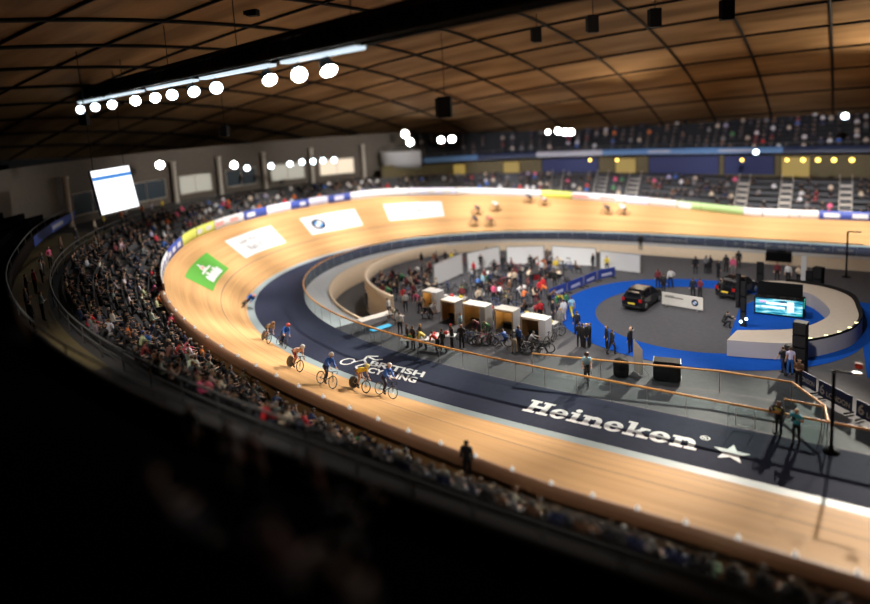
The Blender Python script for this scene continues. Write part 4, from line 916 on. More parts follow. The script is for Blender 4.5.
def speaker_stack(x, y, h, w, label, lights=False, n=2):
    e = empty('speaker_stack', (x,y,0), random.uniform(-.4,.4)); tag(e, label, 'speaker'); 
    for k in range(n):
        mb = MB(); mb.box((0,0,h*(k+.5)/n), (w,w*.9,h/n-.02), 0, 0, .04); c = mb.build('cabinet', M['black'], e); mb = MB(); mb.box((0,-w*.46,h*(k+.5)/n), (w*.84,.03,h/n-.14), 0, 0, .01); mb.build('grille', M['dark'], c)
    mb = MB(); mb.box((0,0,.0), (w*1.1,w,.08), 0, 0, .02); mb.build('base', M['dark'], e)
    if lights:
        fl = emis('floor_light', (.75,.9,1), 12); mb = MB(); mb.ball((-.1,-w*.5-.08,.35), .09); mb.build('floor_light', fl, e); mb = MB(); mb.ball((.25,-w*.5-.08,.6), .09); mb.build('floor_light', fl, e)
speaker_stack(-.07,13.35,3.0,.72,'tall black speaker stack standing at the near outside of the stage',n=4)
speaker_stack(-.62,13.35,1.5,.45,'low black speaker beside the tall stack at the near stage wall',n=2)
speaker_stack(-3.94,31.6,1.85,.55,'black speaker column behind the far end of the stage, left of the booth')
speaker_stack(.32,31.1,1.95,.7,'black speaker stack behind the far side of the stage beside the white pillar')
speaker_stack(-.35,31.3,1.5,.5,'short black speaker between the white pillar and the tall far stack')
speaker_stack(-3.85,20.1,3.2,.35,'slim black column with two bright floor lights left of the lit booth',True,3)
speaker_stack(-4.7,24.3,2.6,.3,'slim black column behind the second car')
e = empty('white_pillar', (-.75,31.9,0)); tag(e, 'tall narrow white banner pillar behind the stage', 'banner'); mb = MB(); mb.box((0,0,1.3), (.42,.12,2.5), 0, 0, .04); mb.build('banner_sheet', M['white'], e); mb = MB(); mb.box((0,0,.03), (.6,.4,.06), 0, 0, .02); mb.build('foot', M['steel'], e)
e = empty('covered_table', (-3.2,40.2,0)); tag(e, 'low black covered table by the far cream wall', 'table'); mb = MB(); mb.box((0,0,.45), (2.2,.9,.9), 0, 0, .05); mb.build('cloth', M['black'], e); mb = MB(); mb.box((.2,0,.95), (.7,.4,.25), 0, 0, .03); mb.build('box_top', M['dark'], e)

# ------------------------------------------------------------------ cars
def car(loc, rz, label, plate=True):
    e = empty('car', loc, rz); tag(e, label, 'car'); mb = MB()
    S = [(-1.98,.70,.62,.74,.74,.0),(-1.90,.80,.84,.95,1.0,.0),(-1.55,.83,.88,1.0,1.30,.60),(-1.1,.84,.88,1.0,1.52,.62),(-.2,.84,.88,1.0,1.57,.64),(.45,.84,.88,1.0,1.46,.60),(1.05,.84,.87,.98,1.02,.55),(1.7,.82,.84,.88,.90,.5),(2.0,.70,.70,.66,.68,.4)]
    rings = []
    for y, wl, ws, zs, zr, wr in S:
        wr = wr or ws*.9; rings.append([(-wl,y,.22),(-ws,y,.55),(-ws,y,zs),(-wr,y,zr),(wr,y,zr),(ws,y,zs),(ws,y,.55),(wl,y,.22)])
    V = [p for r in rings for p in r]; Fs = []
    for i in range(len(rings)-1):
        for k in range(8): Fs.append([i*8+k, i*8+(k+1) % 8, (i+1)*8+(k+1) % 8, (i+1)*8+k])
    Fs += [list(range(8))[::-1], [(len(rings)-1)*8+k for k in range(8)]]; mb.add(V, Fs, 0, False); ob = mb.build('body', M['carpaint'], e); bv = ob.modifiers.new('b', 'BEVEL'); bv.width = .05; bv.segments = 2
    mb = MB(); mb.quad((-.66,-1.90,1.02),(.66,-1.90,1.02),(.56,-1.50,1.34),(-.56,-1.50,1.34)); mb.build('rear_window', M['carglass'], e)
    mb = MB(); mb.quad((-.58,.62,1.42),(.58,.62,1.42),(.74,1.1,1.03),(-.74,1.1,1.03)); mb.build('windscreen', M['carglass'], e)
    for s_ in (1,-1):
        for y0, y1, t0, t1 in ((-1.4,-.45,-1.05,-.4),(-.35,.75,-.3,.4)):
            mb = MB(); mb.quad((.885*s_,y0,1.03),(.885*s_,y1,1.03),(.655*s_,t1,1.46),(.655*s_,t0,1.46)); mb.build('side_window', M['carglass'], e)
        mb = MB(); mb.box((.68*s_,-1.93,.86), (.26,.10,.26), 0, 0, .03); mb.build('tail_light', M['taillight'], e)
        mb = MB(); mb.box((.60*s_,1.94,.70), (.30,.12,.14), 0, 0, .03); mb.build('headlight', M['white'], e)
        mb = MB(); mb.box((.98*s_,.62,1.02), (.2,.12,.14), 0, 0, .03); mb.build('wing_mirror', M['carpaint'], e)
        for y in (-1.25, 1.25):
            Mx = Matrix.Rotation(PI/2, 3, 'Y'); mb = MB(); mb.lathe([(.18,-.10),(.30,-.11),(.335,-.06),(.335,.06),(.30,.11),(.18,.10)], (.78*s_,y,.335), 18, 0, Mx); w_ = mb.build('wheel', M['tyre'], e)
            mb = MB(); mb.lathe([(.001,.09*s_),(.20,.10*s_),(.22,.05*s_)], (.79*s_,y,.335), 10, 0, Mx); mb.build('hub', M['steel'], w_)
    mb = MB(); mb.box((0,-2.0,.60), (.56,.04,.13), 0, 0, .01); mb.build('number_plate', M['yellow'], e)
    mb = MB(); mb.box((0,-1.99,.36), (1.5,.1,.16), 0, 0, .04); mb.build('bumper', M['dark'], e); mb = MB(); mb.box((0,-1.75,1.45), (1.1,.3,.05), 0, 0, .02); mb.build('roof_spoiler', M['carpaint'], e)
    return e
M['carpaint'] = mat('car_paint_black', (.006,.006,.008), .15); M['carglass'] = mat('car_glass', (.012,.014,.018), .06); M['taillight'] = mat('tail_light', (.35,.01,.01), .2)
car((-11.35,22.2,0), -.16, 'black hatchback with a yellow number plate parked on the grey display floor')
p = at(731,300); car((p.x+.2,p.y+1.9,0), -.35, 'second black car behind the white emblem banner, near the slim black columns')
# low white banner between the cars
a, b_ = Vector((-9.93,22.57,0)), Vector((-6.82,22.05,0)); d = (b_-a); L = d.length; rz = math.atan2(d.y, d.x)
e = empty('low_banner', (a+b_)/2, rz); tag(e, 'low white banner with a round emblem standing beside the black hatchback', 'banner'); mb = MB(); mb.box((0,0,.60), (L,.06,1.0), 0, 0, .02); mb.build('banner_sheet', M['offwhite'], e)
mb = MB(); roundel(mb, lambda u, v: (.98+u, -.045, .62+v), .26, 0); mb.build('emblem', [M['black'], M['blue'], M['white']], e)
mb = MB(); mb.quad((-1.35,-.04,.72),(.1,-.04,.72),(.1,-.04,.80),(-1.35,-.04,.80)); mb.quad((-1.3,-.04,.83),(-.6,-.04,.83),(-.6,-.04,.88),(-1.3,-.04,.88)); mb.build('banner_lettering', M['ink'], e)
mb = MB()
for x in (-1.2,1.2): mb.box((x,0,.06), (.08,.5,.12), 0, 0, .02)
mb.build('foot', M['steel'], e)

# ------------------------------------------------------------------ pit booths, screens, barriers, tables
M['ply'] = mat('plywood_lining', (.62,.37,.13), .6, var=.15)
def booth(x, y, rz, w, h, label, d=1.5, wing=False):
    e = empty('pit_booth', (x,y,0), rz); tag(e, label, 'booth', 'pit booths in a row'); t = .06
    for s_ in (1,-1):
        mb = MB(); mb.box((s_*w/2, d/2, h/2), (t,d,h), 0, 0, .01); mb.build('side_panel', M['white'], e)
    mb = MB(); mb.box((0,d,h/2), (w,t,h), 0, 0, .01); mb.build('back_panel', M['white'], e); mb = MB(); mb.quad((-w/2+.04,d-.04,.0),(w/2-.04,d-.04,.0),(w/2-.04,d-.04,h-.1),(-w/2+.04,d-.04,h-.1)); mb.quad((-w/2+.04,.05,.0),(-w/2+.04,d-.04,.0),(-w/2+.04,d-.04,h-.1),(-w/2+.04,.05,h-.1)); mb.quad((w/2-.04,.05,0),(w/2-.04,d-.04,0),(w/2-.04,d-.04,h-.1),(w/2-.04,.05,h-.1)); mb.build('lining', M['ply'], e)
    mb = MB()
    for s_ in (1,-1): mb.box((s_*w/2,0,h/2), (.13,.10,h), 0, 0, .01)
    mb.box((0,0,h-.05), (w,.10,.11), 0, 0, .01); mb.build('front_frame', M['cream'], e)
    mb = MB(); mb.box((0,d/2,h+.02), (w+.1,d+.05,.05), 0, 0, .01); mb.build('roof_panel', M['offwhite'], e)
    mb = MB(); mb.box((0,d*.7,.4), (w*.75,d*.35,.05), 0, 0, .01); mb.box((0,d*.7,.2), (w*.6,d*.25,.4)); mb.build('bench', M['dark'], e)
    if wing:
        mb = MB(); mb.box((w/2+.25,d*.4,h*.52), (.5,d,h*1.04), 0, 0, .02); mb.build('white_wing', M['white'], e)
    return e
BO = [(-26.3,13.95,-.1,1.0,1.62,'farthest pit booth, half hidden behind people by the curved cream wall',1.0,True),(-23.3,12.25,-.14,1.35,1.68,'second pit booth from the curved cream wall, open and dark inside',1.0,False),(-21.1,12.0,-.08,1.5,1.72,'pit booth with the broad white wing facing the parked bicycles',1.0,True),(-18.6,12.3,-.1,1.5,1.55,'pit booth with glowing plywood lining, between two others',1.0,False),(-16.1,11.35,-.04,1.4,1.6,'pit booth at the end of the row nearest the blue carpet',1.0,True)]
for b in BO: booth(*b)
def screen_panel(p0, p1, h, label):
    a = Vector((*p0,0)); b = Vector((*p1,0)); d = b-a; n = d.length; e = empty('white_screen', (a+b)/2, math.atan2(d.y, d.x)); tag(e, label, 'screen', 'white screens behind the pits')
    mb = MB(); mb.box((0,0,h/2), (n,.07,h), 0, 0, .01); mb.build('screen_sheet', M['screenwhite'], e); mb = MB()
    for x in (-n/2+.03, n/2-.03): mb.box((x,0,h/2), (.08,.12,h+.06), 0, 0, .01)
    mb.box((0,0,h), (n,.1,.06)); mb.build('screen_frame', M['steel'], e); mb = MB()
    for x in (-n*.35, n*.35): mb.box((x,-.2,.03), (.08,.6,.06), 0, 0, .01)
    mb.build('foot', M['dark'], e)
screen_panel((-29.85,20.3),(-29.66,25.3),2.0,'white screen nearest the curved cream wall')
screen_panel((-29.4,25.8),(-27.84,29.8),1.9,'second white screen from the curved cream wall')
screen_panel((-27.2,30.1),(-23.7,31.8),1.8,'middle white screen at the back of the pits')
screen_panel((-23.0,32.05),(-18.5,32.4),1.8,'fourth white screen at the back of the pits')
screen_panel((-17.9,31.8),(-13.9,31.4),1.75,'white screen nearest the group standing behind the car')
def barrier(p0, p1, label, txt=None, h=.95, m='royal'):
    a = Vector((*p0,0)); b = Vector((*p1,0)); d = b-a; n = d.length; e = empty('barrier', (a+b)/2, math.atan2(d.y, d.x)); tag(e, label, 'barrier', 'blue cloth barriers')
    mb = MB(); mb.box((0,0,h/2+.1), (n-.06,.05,h-.1), 0, 0, .01); mb.build('cloth_panel', M[m], e)
    if txt:
        mb = MB()
        for side in ((-1,) if txt[0] == '6' else (-1, 1)):
            for t, x0, x1, y0, y1 in txt[1]:
                V, Fs = text_tris(t, bold=.02); V = fit_text(V, x0*n, x1*n, y0*h, y1*h); mb.add([(u*(-side) if side > 0 else u, .032*side, v+.1) for u, v in V], Fs)
        mb.build('barrier_lettering', M['white'], e)
    else:
        mb = MB(); mb.quad((-n*.3,-.03,.35),(n*.3,-.03,.35),(n*.26,-.03,.62),(-n*.3,-.03,.58)); mb.build('barrier_lettering', M['lavender'], e)
    mb = MB()
    for x in (-n*.4, n*.4): mb.box((x,0,.04), (.06,.6,.08), 0, 0, .01)
    mb.build('foot', M['dark'], e)
M['bnavy'] = mat('barrier_navy', (.012,.03,.12), .6)
for (p0, p1), t in (((( -18.4,20.2),(-17.8,22.6)),'nearest blue barrier edging the pits by the carpet'), (((-17.75,22.7),(-17.2,25.0)),'second blue barrier along the edge of the pits'), (((-17.15,25.1),(-16.7,27.2)),'third blue barrier along the edge of the pits'), (((-16.65,27.3),(-15.6,29.1)),'farthest blue barrier along the edge of the pits')):
    barrier(p0, p1, t, None, .95, 'royal')
T6 = ('6', [('6',-.44,-.30,.22,.80),('LONDON',-.24,.44,.22,.52)])
barrier((.0,11.3),(.85,10.4),'short navy barrier with white lettering next to the glass corner',('6',[('LONDON',-.4,.42,.3,.6)]),.9,'bnavy')
barrier((.95,10.1),(2.45,8.62),'navy barrier lettered with a large white 6 right of the lamp pole',T6,.95,'bnavy')
barrier((2.58,8.4),(4.3,7.0),'navy barrier with a large white 6 at the edge of the frame',T6,.95,'bnavy')
def table(x, y, rz, L, W, top, label, items=(), h=.74, cloth=None):
    e = empty('table', (x,y,0), rz); tag(e, label, 'table'); mb = MB(); mb.box((0,0,h), (L,W,.05), 0, 0, .015); mb.build('table_top', M[top], e)
    for sx in (-1,1):
        for sy in (-1,1): mb = MB(); mb.tube([(sx*(L/2-.08),sy*(W/2-.06),0),(sx*(L/2-.1),sy*(W/2-.08),h)], .02, n=5); mb.build('leg', M['steel'], e)
    if cloth: mb = MB(); mb.box((0,-W/2-.01,h*.55), (L*.9,.02,h*.8)); mb.build('cloth_front', M[cloth], e)
    return e
def props(cx, cy, L, W, rz, n, seed, where, h=.77):
    rr = random.Random(seed); cs, sn = math.cos(rz), math.sin(rz)
    for k in range(n):
        u = -L*.42+L*.84*(k+.5)/n; v = rr.uniform(-.25,.25)*W; x = cx+u*cs-v*sn; y = cy+u*sn+v*cs; kd = rr.choice(('bottle','box','bag')); c = rr.choice(((.75,.75,.75),(.6,.05,.04),(.02,.02,.02),(.75,.6,.05),(.05,.15,.5),(.05,.35,.12)))
        cn = {(.75,.75,.75):'white',(.6,.05,.04):'red',(.02,.02,.02):'black',(.75,.6,.05):'yellow',(.05,.15,.5):'blue',(.05,.35,.12):'green'}[c]; mb = MB()
        if kd == 'bottle': mb.lathe([(.001,0),(.042,0),(.045,.14),(.02,.19),(.022,.22),(.001,.225)], (0,0,0), 8)
        elif kd == 'box': mb.box((0,0,.08), (.26,.2,.16), 0, rr.uniform(0,1), .02)
        else: mb.ball((0,0,.11), (.2,.15,.12), n=7); mb.tube([(-.08,0,.2),(0,0,.28),(.08,0,.2)], .012, n=5)
        o = mb.build({'bottle':'drink_bottle','box':'small_box','bag':'kit_bag'}[kd], M['obj'], None, (x,y,h)); o.color = (*c,1); tag(o, '%s %s on %s, item %s along it' % (cn, {'bottle':'drink bottle','box':'small box','bag':'kit bag'}[kd], where, ('first','second','third','fourth','fifth','sixth','seventh')[k]), {'bottle':'bottle','box':'box','bag':'bag'}[kd])
table(-26.1,7.45,1.25,1.75,.65,'cyan','blue topped massage table behind the glass near the wall end')
table(-28.1,9.3,1.2,2.9,.9,'offwhite','pale long table between the massage table and the curved cream wall')
table(-22.4,6.75,.45,2.4,.7,'white','white table cluttered with kit just behind the glass'); props(-22.4,6.75,2.4,.7,.45,6,5,'the white table behind the glass')
table(-21.2,8.1,.3,1.8,.7,'white','smaller white table behind the cluttered one'); props(-21.2,8.1,1.8,.7,.3,4,8,'the smaller white table')
for k, (x, y, rz, L) in enumerate(((-25.2,15.8,.2,2.6),(-22.6,14.6,-.1,2.2),(-20.3,14.7,-.1,2.4),(-17.8,14.4,-.15,2.4),(-15.9,13.5,-.1,1.8))):
    nm = ('the far booth','the second booth','the winged booth','the plywood lined booth','the end booth')[k]; table(x, y, rz, L, .8, 'offwhite', 'pale kit table behind '+nm); props(x, y, L, .8, rz, 5, 20+k, 'the table behind '+nm)
# white leaning board, black flight case and drum by the barrier
e = empty('leaning_board', (-8.2,9.15,0), -.75); tag(e, 'tall angled white board standing behind the orange rail', 'board'); mb = MB(); mb.add([(-.45,0,0),(.45,0,0),(.45,0,1.6),(-.45,0,1.95)], [[0,1,2,3]]); mb.add([(-.45,.05,0),(.45,.05,0),(.45,.05,1.6),(-.45,.05,1.95)], [[3,2,1,0]]); mb.build('board_sheet', M['offwhite'], e); mb = MB(); mb.tube([(0,.06,0),(0,.06,1.75)], .03, n=4); mb.tube([(-.4,.06,.8),(.4,.5,0)], .025, n=4); mb.build('support', M['steel'], e)
e = empty('flight_case', (-6.5,9.05,0), .2); tag(e, 'black flight case with steel corners behind the orange rail', 'case'); mb = MB(); mb.box((0,0,.62), (1.5,.8,1.1), 0, 0, .03); mb.build('body', M['black'], e); mb = MB()
for x in (-.73,.73):
    for z in (.1,1.14): mb.box((x,0,z), (.06,.84,.06), 0, 0, .01)
mb.build('corner_strip', M['steel'], e)
for x in (-.6,.6): mb = MB(); mb.lathe([(.001,-.03),(.06,-.03),(.06,.03),(.001,.03)], (x,-.3,.06), 8, 0, Matrix.Rotation(PI/2,3,'Y')); mb.build('caster', M['tyre'], e)
e = empty('black_drum', (-9.0,8.5,0)); tag(e, 'black domed drum standing left of the white board', 'drum'); mb = MB(); mb.lathe([(.001,0),(.42,0),(.45,.1),(.45,.7),(.38,.92),(.2,1.02),(.001,1.04)], (0,0,0), 14); mb.build('drum_body', M['black'], e); mb = MB(); mb.lathe([(.46,.33),(.47,.36),(.46,.39)], (0,0,0), 14); mb.build('band', M['dark'], e)
# lamp poles
def pole(x, y, h, arm, label, red=False):
    e = empty('lamp_pole', (x,y,-.05)); tag(e, label, 'pole'); mb = MB(); mb.tube([(0,0,0),(0,0,h)], .07, n=8); mb.build('pole', M['black'], e); mb = MB(); mb.tube([(0,0,h),(arm,0,h)], .05, n=6); mb.build('arm', M['black'], e)
    mb = MB(); mb.lathe([(.001,0),(.35,0),(.35,.04),(.12,.1),(.1,.3),(.001,.3)], (0,0,0), 12); mb.build('base', M['black'], e); mb = MB(); mb.box((arm-.1,0,h+.02), (.35,.12,.1), 0, 0, .02); mb.build('lamp_head', M['steel'], e)
    if red: mb = MB(); mb.box((arm-.05,0,h+.38), (.28,.1,.26), 0, 0, .02); mb.build('red_box', M['red'], e); mb = MB(); mb.tube([(arm-.05,0,h),(arm-.05,0,h+.3)], .02, n=5); mb.build('stem', M['black'], e)
pole(1.62,4.55,3.85,.95,'tall black pole with an arm and red box at the glass corner',True); pole(2.23,36.3,4.0,.9,'black pole with an arm and stepped foot by the far straight')

# ------------------------------------------------------------------ people and bicycles on the infield
def W(px, py): p = at(px, py, -.05); return (p.x, p.y, -.05)
K = dict(black=(.010,.010,.012), dark=(.02,.02,.026), navy=(.015,.025,.08), white=(.70,.70,.72), grey=(.20,.20,.21), red=(.55,.02,.03), pink=(.75,.12,.25), blue=(.03,.12,.42), lightblue=(.28,.52,.66), orange=(.75,.17,.03), yellow=(.75,.58,.04), green=(.05,.25,.09), brown=(.13,.065,.035), cream=(.60,.50,.38), maroon=(.16,.02,.03), lilac=(.45,.42,.62), cyan=(.03,.42,.62))
staff = [ # px, py, pose, rz, top, legs, hair, bare, label
 (778.6,434,'camera',2.6,'black','black','brown',0,'photographer in black with a yellow vest holding a camera to the face by the glass'),
 (796,443,'camera',2.9,'cyan','black','blond',1,'blonde photographer in a cyan top with both arms raised beside the pole'),
 (400.5,334,'stand',.4,'white','black','brown',0,'person in a white top and black trousers near the end of the curved wall'),
 (408,347,'stand',2.4,'black','black','brown',0,'person in black behind the glass nearest the massage table'),(413.5,349,'folded',2.9,'dark','black','brown',0,'person in dark clothes with folded arms behind the glass'),(421,347,'stand',1.6,'black','black','blond',0,'fair haired person in black beside the yellow vest'),
 (424.5,349,'bend',2.0,'yellow','black','brown',0,'person in a yellow vest bending over the cluttered white table'),(437,352,'bend',1.4,'red','black','black',0,'person in a red jacket leaning at the cluttered white table'),(443,352,'walk',1.8,'black','black','brown',0,'person in black walking behind the glass right of the red jacket'),
 (452,347,'stand',-.6,'black','black','red',0,'person in black with red hair standing before the second pit booth'),(462,348,'folded',.3,'black','black','bald',0,'bald person in black standing beside the red haired one'),
 (514.5,352,'bend',.5,'black','cream','grey',1,'person in black with khaki shorts bending to a bicycle'),(519,350,'stand',-.4,'blue','black','brown',0,'person in blue behind the khaki shorts'),
 (579.7,347,'folded',.2,'black','black','brown',0,'person in black, left end of a huddle of four by the carpet'),(583.2,347.5,'stand',-.9,'black','black','black',0,'second from the left in the huddle of four by the carpet'),(586.8,347.5,'folded',.8,'black','black','blond',0,'third from the left in the huddle of four by the carpet'),(590,347,'stand',1.7,'black','black','brown',0,'right end of the huddle of four by the carpet'),
 (577,334,'stand',.7,'dark','black','brown',0,'person in dark clothes alone on the carpet behind the huddle of four'),(572,318,'walk',1.0,'lightblue','yellow','brown',1,'person in a light blue shirt and yellow shorts on the carpet edge'),(560.5,330,'stand',-.2,'grey','grey','blond',0,'person in grey standing right of the end booth'),(564,321,'stand',.9,'white','cream','brown',0,'person in a white top right behind the grey one at the carpet edge'),
 (607,349.7,'stand',2.2,'black','black','brown',0,'person in black on the carpet edge facing away'),(612,353.8,'walk',-.6,'black','black','brown',0,'person in black with pale arm stepping off the carpet edge'),
 (630.5,352.5,'salute',1.2,'black','black','bald',0,'person in black raising a hand to the forehead by the white board'),
 (783,374,'walk',.9,'black','navy','brown',1,'person in black and jeans walking by the near stage wall'),(790,375,'stand',.4,'lilac','blue','brown',1,'person in blue just behind the one walking by the stage wall'),(798.5,388,'folded',2.8,'brown','black','brown',0,'person in brown leaning by the short navy barrier'),
 (658,288,'stand',.3,'maroon','black','brown',0,'person in maroon on the far carpet, left of the white shirt'),(663.5,293,'stand',-.3,'dark','black','brown',0,'person in dark clothes just in front of the white shirt'),(670.5,287.5,'hips',.6,'white','black','brown',0,'person in a bright white shirt and black trousers on the far carpet'),
 (695.5,274,'stand',.5,'black','black','brown',0,'person in black, left end of the far standing group'),(706,273.5,'folded',-.4,'grey','black','brown',0,'person in grey in the far standing group'),(710,273.5,'stand',.9,'dark','black','brown',0,'person in dark clothes in the middle of the far standing group'),(718,278.5,'stand',-.8,'black','black','brown',0,'person in black standing forward of the far group'),(726,272.5,'folded',.2,'dark','black','black',0,'person in dark clothes beside the pink top of the far group'),(733,275,'stand',2.9,'pink','grey','brown',0,'person in a pale pink top in the far standing group'),(738.5,268,'stand',.1,'black','black','brown',0,'person in black at the right end of the far group'),
 (693,298,'stand',.2,'black','black','brown',0,'person in black behind the left part of the white emblem banner'),(700,298.5,'folded',-.5,'maroon','black','brown',0,'person in maroon and black behind the white emblem banner'),(722,299,'stand',.4,'black','black','black',0,'person in black beside the second car'),
 (725,327,'crouch',-.9,'black','black','brown',0,'person in black crouching by the slim column with floor lights'),
 (777,281,'stand',2.9,'maroon','black','brown',0,'person in maroon behind the far edge of the stage'),(788,283,'stand',3.0,'white','black','brown',0,'person in white behind the stage, left of the white pillar'),(798.5,285,'folded',2.6,'cream','black','brown',0,'person in cream and black beside the white pillar'),
 (640.7,250,'stand',.5,'black','black','brown',0,'lone person in black standing at the far glass by the cream wall'),
]
for px, py, ps, rz, t, l_, h, br, lb in staff:
    x, y, z = W(px, py); person(ps, (x,y,z), rz, K[t], K[l_], lb, h, bool(br))
def near_cam(nm): return [o for o in C.objects if o.get('label') == nm][0]
o = near_cam(staff[0][-1]); J = BOD['camera'][3]; p = (J['wrr']+J['wrl'])/2+Vector((0,.06,.03))
def camera_thing(o, label):
    e = empty('photo_camera'); e.matrix_world = Matrix.Translation(o.location)@Matrix.Rotation(o.rotation_euler.z, 4, 'Z')@Matrix.Translation(p); tag(e, label, 'camera'); mb = MB(); mb.box((0,0,0), (.15,.08,.11), 0, 0, .015); mb.box((0,0,.07), (.06,.06,.04), 0, 0, .01); mb.build('body', M['black'], e); mb = MB(); mb.lathe([(.001,0),(.035,0),(.045,.12),(.05,.2),(.001,.2)], (0,.03,0), 10, 0, Matrix.Rotation(-PI/2,3,'X')); mb.build('lens', M['dark'], e)
camera_thing(o, 'black camera with a long lens held by the photographer in black'); camera_thing(near_cam(staff[1][-1]), 'small black camera held up by the blonde photographer')
J = BOD['camera'][3]; mb = MB(); mb.box(J['chest']+Vector((0,-.02,-.02)), (.36,.30,.20), 0, 0, .05); v_ = mb.build('yellow_vest', M['yellowgreen'], o); v_['label'] = 'yellow reflective vest'
# rider rolling along the walkway
x, y, z = W(587,382); M4 = frame_at((x,y,z), (.45,-1,0), (0,0,1)); cyclist(M4, 'ride_sit', K['lightblue'], K['black'], (.06,.03,.02), 'cyclist in a pale blue top rolling along the walkway behind the glass', None, True); bicycle(M4, (.02,.02,.02), 'dark bicycle of the rider in pale blue on the walkway', None, (.03,.03,.03))
# parked bicycles in front of the booths and in the pits
def parked(px, py, ang, col, label, rim=(.04,.04,.04), disc=None, lean=.12):
    x, y, z = W(px, py); M4 = frame_at((x,y,z), (math.cos(ang),math.sin(ang),0), (0,0,1), lean); bicycle(M4, col, label, disc, rim, 'parked bicycles', simple=py < 325)
cn_ = [((.02,.02,.02),'black'),((.65,.65,.68),'white'),((.45,.02,.03),'red'),((.03,.10,.4),'blue'),((.30,.30,.32),'grey'),((.6,.45,.03),'yellow')]
pk = [(466,340,.4,0),(470,343,.2,3),(474,344,2.9,4),(478,345,.3,1),(483,345,.5,2),(487,341,2.8,0),(500,346,.2,3),(527,353,.15,1),(534,354,.1,0),(541,352,.25,0),(556,338,1.2,4),(549,344,1.4,0)]
od = ('first','second','third','fourth','fifth','sixth')
for k, (px, py, a, c) in enumerate(pk):
    parked(px, py, a, cn_[c][0], '%s bicycle %s' % (cn_[c][1], ('first of the row parked before the winged booth','second of the row before the winged booth','third of the row before the winged booth','fourth of the row before the winged booth','fifth of the row before the winged booth','last of the row before the winged booth','leaning by the plywood lined booth','with pale frame before the end booth','overlapping the pale one before the end booth','right of the pale one before the end booth','behind the corner of the end booth','against the white wing of the end booth')[k]))
LM = [((-26.3,13.95),'the farthest booth'),((-23.3,12.25),'the second booth'),((-21.1,12),'the winged booth'),((-18.6,12.3),'the plywood lined booth'),((-16.1,11.35),'the end booth'),((-29.7,22.8),'the nearest white screen'),((-28.6,27.8),'the second white screen'),((-25.4,31),'the middle white screen'),((-20.8,32.2),'the fourth white screen'),((-15.9,31.6),'the last white screen'),((-18.1,21.4),'the nearest blue barrier'),((-17.5,23.8),'the second blue barrier'),((-16.9,26.2),'the third blue barrier'),((-31.5,14.5),'the curved cream wall'),((-33.5,19),'the curved wall bend'),((-28.5,11),'the curved wall end'),((-24,20),'the middle of the pits'),((-22,25.5),'the back of the pits'),((-20,17.5),'the front of the pits')]
used = {}
def lm_label(x, y, head):
    d, nm = min(((x-p[0])**2+(y-p[1])**2, n_) for p, n_ in LM); b = '%s near %s' % (head, nm); k = used.get(b, 0); used[b] = k+1
    return b if k == 0 else b+', '+('second','third','fourth','fifth','sixth','seventh','eighth','ninth')[min(k-1,7)]+' of such'
fixed = [(474,278,'red','stand'),(478,293,'blue','bend'),(483,291,'lightblue','stand'),(494,303,'pink','stand'),(499,302,'white','bend'),(515,288,'cream','stand'),(519,300,'white','bend'),(524,302,'orange','crouch'),(540,299,'red','stand'),(546,299,'orange','bend'),(543,271,'orange','bend'),(548,265,'brown','stand'),(556,271,'yellow','sit'),(562,270,'cream','bend'),(593,270,'dark','stand'),(607,273,'yellow','stand'),(452,268,'yellow','stand'),(437,265,'orange','bend'),(404,306,'red','walk'),(406,312,'white','stand'),(414,302,'maroon','stand'),(418,307,'pink','bend'),(421,313,'brown','bend'),(426,318,'dark','crouch'),(432,318,'white','bend'),(389,318,'white','stand'),(394,322,'cream','bend'),(397,325,'white','crouch'),(367,309,'dark','stand'),(487,262,'dark','stand'),(481,270,'black','stand'),(503,272,'dark','stand'),(509,287,'cream','bend'),(532,290,'black','stand'),(528,284,'cream','bend'),(461,335,'lightblue','stand'),(478,336,'maroon','bend'),(488,338,'green','bend'),(523,346,'grey','crouch'),(505,345,'blue','crouch'),(531,347,'white','crouch'),(553,322,'black','stand'),(557,314,'green','stand'),(560,309,'yellow','bend'),(567,312,'green','walk'),(551,306,'brown','bend'),(436,291,'cream','sit'),(428,282,'dark','stand'),(422,268,'black','stand'),(430,274,'white','sit')]
rp = random.Random(11); taken = []
def pit_person(x, y, col, ps, deep=False):
    small = (x, y); o = person_small(ps, (x,y,-.05), rp.uniform(-PI,PI), K[col], lm_label(x, y, {'stand':'standing','bend':'stooping','sit':'seated','crouch':'crouching','walk':'walking','folded':'standing','lean':'seated'}[ps]+' person in '+col.replace('lightblue','light blue').replace('dark','dark clothes')), 'people in the pits'); taken.append((x,y))
    if ps in ('sit','lean'):
        o.location.z = -.05; stools.append((x,y,o.rotation_euler.z,col))
stools = []
for px, py, c, ps in fixed: x, y, z = W(px, py); pit_person(x, y, c, ps)
def in_pit(x, y):
    if not (-34 < x < -15.5 and 13.2 < y < 31): return False
    if x > -18.8 and y > 18: return False
    if x > -30.2 and x < -27.5 and y > 19.8: return y < 20 or False
    if y > 29 and x < -24: return False
    # inside the curved wall
    return True
def wall_off(x, y):
    return min((Vector((x,y,0))-inn(s_, 10.85)).length for s_ in frange(TR0, 90, 1))
n_ = 0; tries = 0
